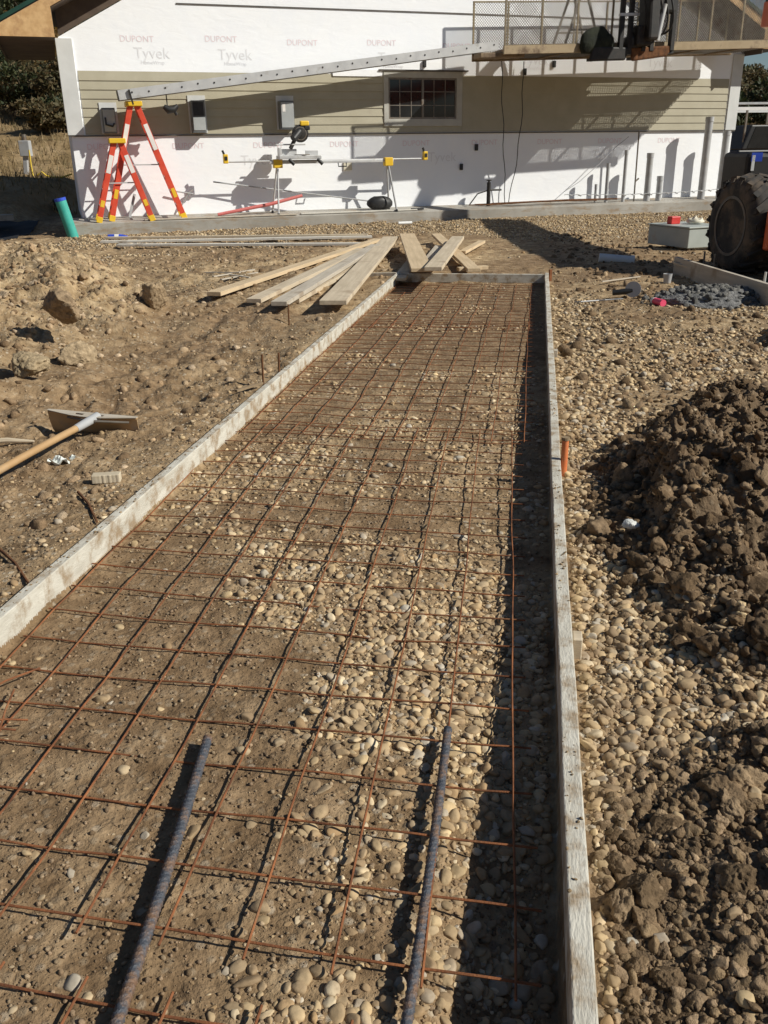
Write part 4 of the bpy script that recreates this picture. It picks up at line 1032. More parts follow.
# rods, red bar, bag under the saw
mb = MB().tube([W(-3.55, .2, .80), W(.05, .36, .30)], .014, 8); tag(mb.build('leaning_rod', 'conduit', smooth=True), 'thin grey rod leaning low across the wall behind the saw stand', 'rod')
mb = MB().tube([W(-3.55, .45, .195), W(-2.45, .4, .36), W(-1.78, .34, .50)], [.03, .035, .03], 8); tag(mb.build('long_level', 'level', smooth=True), 'red tool handle lying slanted behind the left leg of the saw stand', 'tool')
bx_ = MB(); 
V5, F5 = ico(3); V5 = V5*(1+.18*fbm(V5[:, 0]*1.5, V5[:, 1]*1.5, V5[:, 2]*1.5, octs=3, seed=801))[:, None]
bx_.add([W(-.12+v[0]*.28, .42+v[1]*.14, .30+max(v[2], -.75)*.155) for v in V5], [tuple(f) for f in F5]); tag(bx_.build('tool_bag', 'black', smooth=True), 'black tool bag slumped at the right leg of the saw stand', 'bag')
mb = MB().wbox(-1.9, .62, .58, .68, .155, .18); tag(mb.build('trim_strip', 'whiteboard', bevel=.004), 'white trim strip lying on the slab under the saw stand', 'board')
mb = MB().wbox(-5.0, -2.0, .60, .74, .15, .172); tag(mb.build('trim_strip', 'wood3', bevel=.004), 'pale trim strip lying on the slab right of the ladders', 'board')
mb = MB().wbox(.5, .78, .60, .66, .16, .20); tag(mb.build('hand_tool', 'black', bevel=.01), 'small black tool lying on the slab past the saw stand', 'tool')
g = G(405, 223, .02); mb = MB().tube([g-E_*.14, g+E_*.14], .03, 10); tag(mb.build('caulk_tube', 'white', smooth=True), 'small white tube on the gravel below the slab, under the saw', 'tube')
# leaning pole and clutter by the ladders
mb = MB().bar(W(-5.25, .35, .19), W(-5.1, .30, .62), .05, .03, N_); tag(mb.build('hand_saw', 'conduit', bevel=.004), 'grey tool leaning on the wall between the ladder legs', 'tool')
mb = MB().tube([W(-4.28, .05, .25), W(-4.05, .1, .60), W(-3.95, .12, .66)], .018, 8); mb.tube([W(-4.40, .1, .66), W(-3.95, .12, .58)], .014, 8); tag(mb.build('hose_bib', 'conduit', smooth=True), 'grey pipe valve with side branch right of the tall ladder foot', 'pipe')
b = gz(118, 240); mb = MB().tube([b+Vector((-.16, 0, .05)), b+Vector((.05, .02, .05)), b+Vector((.12, .03, .05)), b+Vector((.17, .035, .05))], [.045, .045, .03, .015], 12); o = mb.build('drink_bottle', 'blue', smooth=True); tag(o, 'blue bottle lying on the gravel below the ladders', 'bottle')
MB().tube([b+Vector((-.05, .005, .05)), b+Vector((.02, .013, .05))], .0465, 12).build('label', 'white', o)

# ================================================================== CONDUITS along the right wall
CG = 'grey conduits standing on the slab'
for (s_, p, zt, rad, lab) in (
        (5.08, .4, .56, .030, 'short grey conduit stub at the left of the row'),
        (5.33, .45, 1.00, .040, 'thin grey conduit about waist high, second from the left'),
        (5.78, .45, 1.27, .040, 'thin grey conduit just left of the wire-thin rod'),
        (6.42, .45, 1.20, .074, 'thick grey conduit right of the wire-thin rod'),
        (6.74, .45, .70, .068, 'thick knee-high grey conduit stub'),
        (7.93, .45, 1.95, .085, 'tallest thick grey conduit, reaching over the siding edge'),
        (8.45, .45, 1.65, .080, 'thick grey conduit nearest the right corner of the building')):
    mb = MB().lathe(W(s_, p, SLT(p)), Z_, [(0, rad), (zt-SLT(p)-.10, rad), (zt-SLT(p)-.10, rad*1.12), (zt-SLT(p), rad*1.12), (zt-SLT(p), rad*.9), (zt-SLT(p)-.06, rad*.88)], 18)
    tag(mb.build('conduit', 'conduit', smooth=True), lab, 'conduit', CG)
mb = MB().tube([W(6.08, .45, .16), W(6.06, .45, 1.66)], .018, 8); mb.tube([W(6.08, .45, .6), W(6.16, .45, .66)], .02, 8); tag(mb.build('thin_rod', 'steel', smooth=True), 'wire-thin upright rod among the conduits with tape at its foot', 'rod')
for (s_, z_) in ((4.42, .45), (4.78, .5)):
    pass
# string line with knots
mb = MB(); P = []
for i in range(60):
    q = i/59; P.append(W(4.2+4.6*q, .53, .36+.03*q-.05*math.sin(PI*q)+.012*math.sin(i*2.1)))
mb.tube(P, .008, 6)
for i in range(2, 58, 3): mb.tube([P[i]-E_*.03+Z_*.01, P[i]+E_*.04-Z_*.01], .017, 6)
tag(mb.build('string_line', 'conduit', smooth=True), 'knotted grey line strung low across the conduits', 'line')
# faucet pipe, cables, rebar bundle
mb = MB().tube([W(2.42, .35, .18), W(2.42, .35, .66)], .045, 10); mb.tube([W(2.42, .35, .5), W(2.72, .36, .50)], .02, 8); mb.tube([W(2.42, .35, .5), W(2.15, .36, .43), W(1.95, .4, .22)], .014, 8)
mb.lathe(W(2.42, .35, .66), Z_, [(0, .02), (.03, .02), (.03, .055), (.05, .055)], 12); tag(mb.build('standpipe', 'darkmetal', smooth=True), 'dark standpipe with side arm at the foot of the wall under the scaffold', 'pipe')
for i, (s_, s2, zt, lab) in enumerate(((2.74, 2.95, 3.05, 'black cable hanging down the wrap from the scaffold, left one'), (3.25, 3.02, 3.05, 'black cable hanging down the wrap from the scaffold, right one'))):
    P = [W(s_+(s2-s_)*(k/14)**2+.02*math.sin(k*1.3+i), .12+.1*math.sin(k/14*PI), zt+(.19-zt)*k/14) for k in range(15)]
    tag(MB().tube(P, .009, 6).build('hanging_cable', 'cable', smooth=True), lab, 'cable')
P = [W(5.9, .3, 1.55), W(5.6, .3, 1.35), W(5.2, .3, 1.0), W(4.7, .3, .62), W(4.3, .35, .42)]
tag(MB().tube(P, .008, 6).build('guy_wire', 'conduit', smooth=True), 'thin wire slanting from the siding down to the string line', 'wire')
for i in range(9):
    a = W(1.9+random.uniform(-.2, .5)+i*.1, .30+i*.035, .20+.012*(i % 3)); b = a+E_*random.uniform(2.2, 2.9)-N_*random.uniform(-.06, .1)+Z_*.02
    c_ = (a+b)/2+Z_*.03*random.random()
    tag(MB().tube([a, c_, b], .010, 6).build('rebar_rod', 'rust_dark', smooth=True), 'dark rebar rod lying in the loose bundle on the slab below the scaffold', 'rebar', 'rebar bundle on the slab')
# ================================================================== SCAFFOLD PLATFORM on the forks
def platform():
    sA, sB, pA, pB = 1.95, 8.35, .34, 1.85
    z_at = lambda s: 3.03+(s-1.9)*.036
    r = thing('work_platform', 'telehandler work platform with wooden deck beam and diamond mesh guard rails', 'platform', W(5, 1.1, z_at(5)))
    def q(s, p, dz): return W(s, p, z_at(s)+dz)
    def beam(s0, s1, p0, p1, d0, d1, m, nm, bev=.006):
        mb = MB().prism([q(s0, p1, d0), q(s1, p1, d0), q(s1, p1, d1), q(s0, p1, d1)], N_*(p1-p0)); return mb.build(nm, m, r, bevel=bev)
    beam(sA, sB, pB-.06, pB, -.03, .115, 'deck', 'deck_beam'); beam(sA, sB, pA, pA+.06, -.03, .10, 'oldwood', 'deck_beam')
    for k in range(5):
        p0 = pA+.065+k*(pB-pA-.13)/5; beam(sA+.02*(k % 2), (sB-.03 if k in (1, 3) else 5.6+.3*(k % 3)), p0+.004, p0+(pB-pA-.13)/5-.004, .02, .065, 'oldwood', 'deck_plank')
    beam(sA-.45, sA+.5, pB-.42, pB-.1, -.08, .016, 'oldwood', 'outrigger_board', .02)
    # frame top edge rail, posts
    HT = 1.05
    for s_ in np.arange(sA+.02, sB, .775):
        mb = MB().bar(q(s_, pB-.02, .1), q(s_, pB-.02, HT), .032, .032, E_); mb.build('guard_post', 'brass', r)
        mb = MB().bar(q(s_, pA+.02, .1), q(s_, pA+.02, HT), .032, .032, E_); mb.build('guard_post', 'brass', r)
    for pp in (pA+.02, pB-.02):
        for hh in (.12, HT):
            MB().bar(q(sA, pp, hh), q(sB, pp, hh), .028, .028).build('guard_rail', 'brass', r)
    # diamond mesh: crossing wires
    def dmesh(o, ex, L, H, sk):
        mb = MB(); c = .055; n = int((L+H)/c)
        for k in range(n):
            for sg in (0, 1):
                x0 = -H+k*c; a0, a1 = max(x0, 0), min(x0+H, L)
                if a1-a0 < .02: continue
                za, zb = a0-x0, a1-x0
                A = o+ex*a0+Z_*(za+sk*a0); B = o+ex*a1+Z_*(zb+sk*a1)
                if sg: A = o+ex*(L-a0)+Z_*(za+sk*(L-a0)); B = o+ex*(L-a1)+Z_*(zb+sk*(L-a1))
                mb.bar(A, B, .005, .005)
        return mb.build('guard_mesh', 'steel', r)
    dmesh(q(sA, pB-.005, .12), E_, sB-sA, .93, .036)
    dmesh(q(sA, pA+.005, .12), E_, sB-sA, .93, .036)
    dmesh(q(sB, pA, .12), -N_, pB-pA, .93, 0)
    mb = MB(); c = .06; Ww = pB-pA-.12
    for k in range(int((sB-sA+Ww)/c)):
        x0 = -Ww+k*c; a0, a1 = max(x0, 0), min(x0+Ww, sB-sA)
        if a1-a0 < .03: continue
        mb.bar(q(sA+a0, pA+.06+(a0-x0), .01), q(sA+a1, pA+.06+(a1-x0), .01), .012, .006)
        mb.bar(q(sA+a0, pB-.06-(a0-x0), .004), q(sA+a1, pB-.06-(a1-x0), .004), .012, .006)
    mb.build('deck_grating', 'steel', r)
    for k in range(6):
        s_ = sA+.45+k*1.05; MB().bar(q(s_, pA+.062, .0), q(s_, pB-.062, .0), .05, .035).build('joist', 'oldwood', r)
    return q
q_ = platform()
# stepladder frame standing on the platform
r = thing('step_stool', 'small wooden trestle standing on the work platform behind the mesh', 'trestle', q_(3.9, 1.1, .07))
for pp in (.85, 1.35):
    for sgn in (-1, 1):
        MB().bar(q_(3.92+sgn*.42, pp, .07), q_(3.92+sgn*.06, pp, 1.05), .035, .05, N_).build('leg', 'steel', r)
    MB().bar(q_(3.62, pp, .42), q_(4.22, pp, .42), .03, .035).build('crossbar', 'steel', r)
MB().bar(q_(3.92, .8, 1.06), q_(3.92, 1.4, 1.06), .30, .05).build('top_board', 'oldwood', r)
# dark tarpaulin heap, drum, bucket
def lump(name, s_, p, dz, rx, ry, rz_, m, lab, cat, sd_=0, cut=-.4):
    V, Fc = ico(4); V = V*(1+.25*fbm(V[:, 0]*1.4+sd_, V[:, 1]*1.4, V[:, 2]*1.4, octs=4, seed=820))[:, None]
    mb = MB().add([q_(s_+v[0]*rx, p+v[1]*ry, dz+max(v[2], cut)*rz_) for v in V], [tuple(f) for f in Fc]); return tag(mb.build(name, m, smooth=True), lab, cat)
lump('tarp_bundle', 3.98, 1.90, .06, .40, .12, .33, 'tarp', 'dark rounded tarp bundle hanging at the edge of the platform', 'tarp', 1, -.35)
lump('hose_coil', 4.78, 1.9, .12, .22, .16, .22, 'darkmetal', 'dark coil of hose on the platform by the fork carriage', 'hose', 5)
mb = MB().lathe(q_(5.30, 1.45, .07), Z_, [(0, .13), (.28, .16), (.28, .145), (.02, .12)], 20); o = mb.build('bucket', 'conduit', smooth=True); tag(o, 'grey bucket standing on the platform right of the carriage', 'bucket')
MB().tube([q_(5.30-.15, 1.45, .35), q_(5.30-.1, 1.45, .45), q_(5.30+.1, 1.45, .45), q_(5.30+.15, 1.45, .35)], .006, 6).build('bail', 'steel', o)
mb = MB()
for k in range(3):
    mb.tube([q_(5.15+.10*math.cos(a), 1.3, .62+.05*k+.10*math.sin(a)) for a in np.linspace(0, 2*PI, 14)], .012, 6)
tag(mb.build('cable_coil', 'darkmetal', smooth=True), 'coil of cable hanging above the bucket on the platform', 'cable')
mb = MB().wbox(7.0, 7.15, 1.86, 1.89, 3.22, 3.34) 

# ================================================================== TELEHANDLER
def wheel(c, axis, R, w, root, lugs=19):
    axis = Vector(axis).normalized(); c = Vector(c)
    prof = [(-w/2, R*.56), (-w/2-.012, R*.70), (-w/2, R*.86), (-w/2+.05, R*.945), (-w/4, R*.962), (0, R*.965), (w/4, R*.962), (w/2-.05, R*.945), (w/2, R*.86), (w/2+.012, R*.70), (w/2, R*.56)]
    whl = MB().lathe(c, axis, prof, 56).build('wheel', 'tire', root, smooth=True)
    u = axis.orthogonal().normalized(); v = axis.cross(u); mb = MB()
    for k in range(lugs):
        for sg in (-1, 1):
            t = 2*PI*(k+(.5 if sg > 0 else 0))/lugs; t2 = t+.26
            e0 = u*math.cos(t)+v*math.sin(t); e1 = u*math.cos(t2)+v*math.sin(t2)
            p0 = c+axis*(sg*.01)+e1*R*.985; p1 = c+axis*(sg*(w/2-.01))+e0*R*.935; p2 = c+axis*(sg*(w/2+.008))+e0*R*.84
            mb.bar(p0, p1, .06, .04, e0); mb.bar(p1, p2, .055, .012, axis)
    mb.build('tread', 'tire', whl)
    for sg in (-1, 1):
        MB().lathe(c+axis*sg*(w/2-.005), axis*sg, [(0, R*.60), (.015, R*.60), (.015, R*.54), (-.10, R*.50), (-.10, R*.30), (-.05, R*.26), (-.05, R*.16), (.0, R*.14), (.0, R*.02)], 32).build('rim', 'rim', whl, smooth=True)
        mbn = MB()
        for k in range(8):
            t = 2*PI*k/8; e = u*math.cos(t)+v*math.sin(t); mbn.lathe(c+axis*sg*(w/2-.06)+e*R*.21, axis*sg, [(0, .016), (.025, .014)], 8)
        mbn.build('hub_nuts', 'steel', whl)
def telehandler():
    H = Vector((.93, .36, 0)).normalized(); A = Vector((.36, -.93, 0)).normalized()
    c0 = Vector((3.86, 9.62, 0)); R_ = .50
    z0 = hz(3.86, 9.62)
    r = thing('telehandler', 'orange telehandler with muddy tyre at the right edge, boom reaching to the scaffold', 'telehandler', (6, 10.2, z0))
    zc = z0+R_-.03
    wheel(c0+Z_*zc, (-.985, -.17, 0), R_, .40, r)
    wheel(c0+A*2.0+Z_*zc, A, R_, .40, r); wheel(c0+H*3.1+Z_*zc, A, R_, .40, r); wheel(c0+H*3.1+A*2.0+Z_*zc, A, R_, .40, r)
    mid_ = c0+A*1.0
    MB().bar(mid_+H*-.1+Z_*(z0+.62), mid_+H*3.9+Z_*(z0+.62), .9, .36).build('chassis', 'darkmetal', r, bevel=.03)
    MB().bar(mid_+A*-.75+H*.55+Z_*(z0+.95), mid_+A*-.75+H*2.5+Z_*(z0+.95), .5, .55).build('engine_cover', 'darkmetal', r, bevel=.05)
    MB().tube([c0+Z_*zc, c0+A*2.0+Z_*zc], .09, 12).build('axle', 'darkmetal', r); MB().tube([c0+H*3.1+Z_*zc, c0+H*3.1+A*2.0+Z_*zc], .09, 12).build('axle', 'darkmetal', r)
    def at(px, py, Y):
        d_ = ray(px, py); return Vector((0, 0, CAM_Z))+d_*(Y/d_.y)
    a_, b_ = at(749, 152, 9.75), at(749, 205, 9.75)
    MB().boxa((a_.x, 9.75, b_.z), (1.1, .1, 0), (-.05, .6, 0), (0, 0, a_.z-b_.z)).build('lamp_housing', 'mechblack', r, bevel=.05)
    a_, b_ = at(763, 203, 8.95), at(763, 272, 8.95)
    MB().boxa((a_.x+.10, 8.95, b_.z+.2), (.2, .02, 0), (0, .12, 0), (0, 0, a_.z-b_.z-.2)).build('side_frame', 'machine', r, bevel=.02)
    for px_, py_, w_, h_, m_ in ((757, 157, .11, .085, 'blue'), (753, 163, .03, .15, 'white')):
        c_ = at(px_, py_, 9.735); MB().box(c_, (w_, .012, h_)).build('decal', m_, r)
    # cab far side
    cb = mid_+H*2.7+A*.2
    cab = MB().box(cb+Z_*(z0+1.5), (.95, 1.3, 1.3), (A, H, Z_)).build('cab', 'glassdark', r, bevel=.06)
    for a_ in (-.48, .48):
        for h_ in (-.65, .65): MB().bar(cb+A*a_+H*h_+Z_*(z0+.85), cb+A*a_+H*h_+Z_*(z0+2.2), .07, .07, H).build('cab_post', 'machine', cab)
    MB().box(cb+Z_*(z0+2.2), (1.05, 1.4, .08), (A, H, Z_)).build('cab_roof', 'machine', cab, bevel=.02)
    # boom in three telescoping pieces up to the carriage behind the platform front
    P0 = Vector((5.85, 9.6, 2.5)); P1 = Vector((7.2, 18.0, 3.5)); d = P1-P0
    MB().bar(P0-d*.04, P0+d*.55, .60, .50).build('boom', 'machine', r, bevel=.03)
    MB().bar(P0+d*.45, P0+d*.85, .50, .44).build('boom', 'machine', r, bevel=.02)
    MB().bar(P0+d*.8, P1, .45, .40).build('boom', 'machine', r, bevel=.02)
    MB().bar(mid_+H*3.2+A*.2+Z_*(z0+.8), P0-Z_*.1, .5, .5).build('boom_pivot', 'darkmetal', r, bevel=.03)
    hd = q_(4.95, 2.05, .95)
    MB().bar(P1-Z_*.1, P1+Z_*1.05, .28, .30, E_).build('boom_post', 'darkmetal', r, bevel=.03)
    MB().bar(P1+Z_*.95, hd+Z_*.55, .26, .30).build('boom_head', 'darkmetal', r, bevel=.03)
    # carriage: uprights, cross bars, forks
    for s_ in (4.42, 4.62, 4.93, 5.12, 5.60): MB().bar(q_(s_, 1.98, -.05), q_(s_, 1.98, .98), .08 if s_ < 4.7 else .11, .09, E_).build('carriage_post', 'mechblack', r, bevel=.008)
    MB().bar(q_(4.35, 1.99, .60), q_(4.78, 1.99, .60), .08, .05).build('carriage_bar', 'alu', r); MB().bar(q_(4.35, 1.99, 1.0), q_(5.70, 1.99, 1.0), .08, .16).build('carriage_bar', 'mechblack', r)
    for s_ in (4.62, 5.60): MB().bar(q_(s_, 2.0, -.07), q_(s_, .5, -.07), .12, .05).build('fork', 'mechblack', r)
    MB().bar(q_(4.98, 2.08, .12), hd+Z_*.30, .42, .24, E_).build('tilt_head', 'mechblack', r, bevel=.05)
    MB().box(q_(4.86, 2.05, .22), (.34, .2, .36), (E_, N_, Z_)).build('valve_block', 'mechblack', r, bevel=.03)
    MB().box(q_(5.30, 2.02, .80), (.55, .18, .38), (E_, N_, Z_)).build('tilt_link', 'mechblack', r, bevel=.06)
    MB().tube([q_(5.12, 2.18, .12), q_(5.22, 2.2, .75)], .05, 12).build('tilt_cylinder', 'alu', r, smooth=True)
    for k in range(6):
        a0 = q_(4.75+.12*k, 2.15, .95); a1 = q_(4.85+.13*k, 2.25+.02*k, .5-.04*k); a2 = q_(4.80+.10*k, 2.1, .12+.06*(k % 3))
        P_ = [a0.lerp(a1, t)*(1-t)+a1.lerp(a2, t)*t for t in [i/10 for i in range(11)]]
        MB().tube(P_, .018, 6).build('hydraulic_hose', 'mechblack', r, smooth=True)
    MB().prism([q_(3.80, 2.02, .06), q_(4.62, 2.02, .03), q_(4.55, 2.02, -.20), q_(3.74, 2.02, -.20)], N_*.09).build('fork_guard', 'mechblack', r, bevel=.03)
    MB().prism([q_(4.66, 2.02, .02), q_(5.68, 2.02, .05), q_(5.50, 2.02, -.15), q_(4.72, 2.02, -.22)], N_*.09).build('fork_guard', 'rust_dark', r, bevel=.03)
telehandler()

# ================================================================== RIGHT SIDE THINGS
b = gz(668, 252); ax = E_; ay = N_
r = thing('electrical_cabinet', 'light grey steel cabinet lying on the gravel by the tyre', 'cabinet', (b.x, b.y, b.z))
c = G(687, 251, b.z); X = Vector((.93, .36, 0)).normalized(); Yv = Vector((-.36, .93, 0)).normalized()
r.location = (c.x, c.y, b.z)
MB().boxa(c+Z_*.03, X*.62, Yv*.85, Z_*.25).build('body', 'greybox', r, bevel=.01)
MB().boxa(c-X*.015-Yv*.015+Z_*.282, X*.65, Yv*.88, Z_*.02).build('lid', 'greybox', r, bevel=.005)
MB().boxa(c+X*.18+Yv*.1-Z_*.04, X*.42, Yv*.5, Z_*.069).build('skid', 'white', r)
top = c+Z_*.303
mb = MB().boxa(top+X*.10+Yv*.50, X*.15, Yv*.10, Z_*.10); tag(mb.build('red_case', 'red', bevel=.01), 'small red case on top of the grey cabinet', 'case')
V, Fc = ico(3); mb = MB().add([top+X*(.42+v[0]*.12)+Yv*(.40+v[1]*.12)+Z_*(.03+max(v[2], -.2)*.05*(1+.7*math.sin(v[0]*7+2)*math.cos(v[1]*6))) for v in V], [tuple(f) for f in Fc]); tag(mb.build('cream_rag', 'cream', smooth=True), 'crumpled cream rag on top of the grey cabinet', 'rag')
a, b = gz(599, 258, .055), gz(634, 261, .055)
mb = MB().tube([a, a.lerp(b, .9), a.lerp(b, .9), b], [.055, .055, .064, .064], 20); tag(mb.build('pvc_pipe', 'white', smooth=True), 'white plastic pipe offcut lying on the dirt left of the tyre', 'pipe')
# far form boards by the tyre
a, b = G(675, 268, .10), G(772, 300, .10)
plank('form_plank', Vector((a.x, a.y, hz(a.x, a.y)-.02)), Vector((b.x, b.y, hz(a.x, a.y)-.02)), .04, .20, 'wood3', 'grey form plank on edge in front of the tyre', 'board')
d = (b-a).normalized(); nn = Vector((-d.y, d.x, 0))
plank('form_plank', a+nn*.20+Z_*-.01, b+nn*.2+Z_*-.01, .34, .03, 'wood3', 'wide grey board lying flat behind the edge plank by the tyre', 'board')
for i, (px, py, lab) in enumerate(((703, 268, 'thin steel stake at the plank, left of the pair near the tyre'), (713, 271, 'thin steel stake at the plank, right of the pair near the tyre'), (763, 292, 'steel stake with pale top at the right end of the plank'))):
    g = G(px, py, .1); stake_tube(g-Z_*.25, g+Z_*.17, .010, 'steel' if i < 2 else 'alu', lab)
a = G(673, 263, .16); plank('lath_stick', a, G(700, 272, .13), .03, .015, 'wood', 'thin pale stick on the end of the grey planks', 'stick')
# grey mortar pile
V, Fc = ico(5)
g = gz(712, 300)
vv = V*(1+.3*fbm(V[:, 0]*2, V[:, 1]*2, V[:, 2]*2, octs=5, seed=840, gain=.6))[:, None]*np.array([.52, .36, .10])
MT['mortar'] = pm('mortar_rubble', (.10, .10, .10), (.24, .235, .225), 14, .9, .9, 40, bd=.03)
mb = MB().add([g+Vector(v) for v in vv], [tuple(f) for f in Fc]); tag(mb.build('mortar_pile', 'mortar', smooth=True), 'low heap of dark grey mortar rubble in front of the plank', 'rubble')
# clods on the mortar
xx = g.x+RNG.normal(0, .25, 260); yy = g.y+RNG.normal(0, .17, 260); s = RNG.uniform(.012, .04, 260)
q2 = ((xx-g.x)/.52)**2+((yy-g.y)/.36)**2; zz = g.z+.10*np.sqrt(np.clip(1-q2, 0, 1))
scatter('mortar_crumbs', CT3, CF3, np.stack([xx, yy, zz], 1), np.stack([s, s*.9, s*.7], 1), .5, np.tile(np.array((.17, .168, .16)), (260, 1))*RNG.uniform(.6, 1.4, (260, 1)), 'clod', 'grey mortar crumbs on and around the rubble heap', 'rubble')
# pink-red spray can, angle grinder, small cup
g = gz(658, 306); ax_ = Vector((.30, -.95, 0)).normalized()
r = thing('spray_can', 'pink and white spray can lying on the gravel', 'spray can', g)
MB().tube([g+Z_*.033-ax_*.05, g+Z_*.033+ax_*.07], .030, 16).build('body', 'pinkred', r, smooth=True)
MB().tube([g+Z_*.033-ax_*.051, g+Z_*.033-ax_*.085, g+Z_*.033-ax_*.10], [.032, .026, .014], 16).build('cap', 'white', r, smooth=True)
g = gz(629, 298); r = thing('hand_grinder', 'small grinding tool with round disc lying on the gravel', 'tool', g)
MB().lathe(g+Vector((.03, 0, .075)), Vector((-.5, -1, .2)), [(0, .07), (.006, .07)], 20).build('disc', 'conduit', r)
MB().tube([g+Vector((.03, .02, .06)), g+Vector((-.14, .05, .04))], [.03, .022], 12).build('body', 'black', r, smooth=True)
P = [gz(575+k*6, 302-k*.4, .012+.006*math.sin(k)) for k in range(9)]
tag(MB().tube(P, .006, 6).build('power_cord', 'conduit', smooth=True), 'pale cord trailing left of the grinding tool', 'cord')
g = gz(667, 283); mb = MB().lathe(g, Z_, [(0, .035), (.09, .045), (.09, .04), (.01, .03)], 14); tag(mb.build('small_cup', 'conduit', smooth=True), 'small grey cup on the soil at the end of the planks', 'cup')
# twigs near right
plank('lath_stick', gz(602, 282, .015), gz(640, 277, .02), .015, .01, 'wood3', 'thin pale stick in the dirt below the white pipe', 'stick', bevel=0)

# ================================================================== LEFT BACKGROUND
g = W(-6.42, .55, 0); zt = .62
base = G(74, 224, -.1)
tp = W(-6.47, .95, .555)
base = W(-6.33, .95, -.12)
mb = MB().lathe(base, tp-base, [(0, .10), ((tp-base).length, .10)], 20); o = mb.build('drain_pipe', 'teal', smooth=True); tag(o, 'teal drain pipe with blue cap upright at the left end of the slab', 'pipe')
MB().lathe(tp, tp-base, [(0, .104), (.05, .104)], 20).build('cap', 'blue', o)
# added black sheet, building shade put into its colour, and a pale kerb
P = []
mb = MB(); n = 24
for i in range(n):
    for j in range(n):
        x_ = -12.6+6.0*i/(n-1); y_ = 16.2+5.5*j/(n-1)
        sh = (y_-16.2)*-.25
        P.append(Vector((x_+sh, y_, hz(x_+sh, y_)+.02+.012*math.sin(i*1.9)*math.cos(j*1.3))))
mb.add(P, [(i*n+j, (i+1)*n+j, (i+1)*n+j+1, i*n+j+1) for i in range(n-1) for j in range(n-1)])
tag(mb.build('shade_sheet', 'shadeblack', smooth=True), 'black sheet added as painted building shade left of the corner', 'sheet')
a, b = G(-30, 214, .02), G(42, 189, .1)
plank('kerb_board', a, b, .12, .08, 'wood3', 'pale board edging the painted shade sheet at the far left', 'board')
a, b = G(-40, 222, .02), G(14, 220, .02)
plank('kerb_board', a, b, .45, .12, 'wood3', 'grey block edge at the left border below the painted shade sheet', 'board')
# utility post with cable
gp = G(26, 176, -.0); Dp = 30; d = ray(26, 172); base = Vector((0, 0, CAM_Z))+d*(30/d.y); base.z = hz(base.x, base.y)
def at_depth(px, py, Y):
    d = ray(px, py); return Vector((0, 0, CAM_Z))+d*(Y/d.y)
hb = at_depth(26, 173, 27); gzb = hz(hb.x, hb.y)
r = thing('utility_post', 'grey utility post with a meter head on the grassy hillside', 'post', (hb.x, hb.y, gzb))
top_ = at_depth(24, 139, 27)
MB().bar(Vector((hb.x, hb.y, gzb-.1)), top_-Z_*.1, .12, .12, Vector((0, 1, 0))).build('post', 'conduit', r, bevel=.01)
MB().box(top_-Z_*.25, (.30, .22, .42)).build('meter_head', 'conduit', r, bevel=.02)
MB().tube([top_-Z_*.05, top_+Z_*.12], .07, 10).build('cap', 'steel', r)
P = [at_depth(px, py, 26.7) for px, py in ((29, 150), (31, 165), (34, 180), (38, 178), (42, 172), (47, 179), (53, 181), (62, 178), (72, 174))]
for p in P[3:]: p.z = max(p.z, hz(p.x, p.y)+.03)
tag(MB().tube(P, .022, 6).build('yellow_cable', 'yellowcord', smooth=True), 'yellow cable looping down from the utility post', 'cable')
g = at_depth(56, 180, 24); z = hz(g.x, g.y); mb = MB().box((g.x, g.y, z+.15), (.28, .2, .34)); tag(mb.build('junction_box', 'black', bevel=.02), 'small black box on the grass beside the building corner', 'box')
for i, (a, b, lab) in enumerate((((14, 106), (32, 112), 'pale fallen log on the slope, left one'), ((38, 110), (55, 118), 'pale fallen log on the slope, right one'))):
    A_, B_ = at_depth(*a, 42), at_depth(*b, 42)
    for p in (A_, B_): p.z = hz(p.x, p.y)+.35
    tag(MB().tube([A_, B_], [.14, .10], 8).build('fallen_log', 'palebark', smooth=True), lab, 'log')

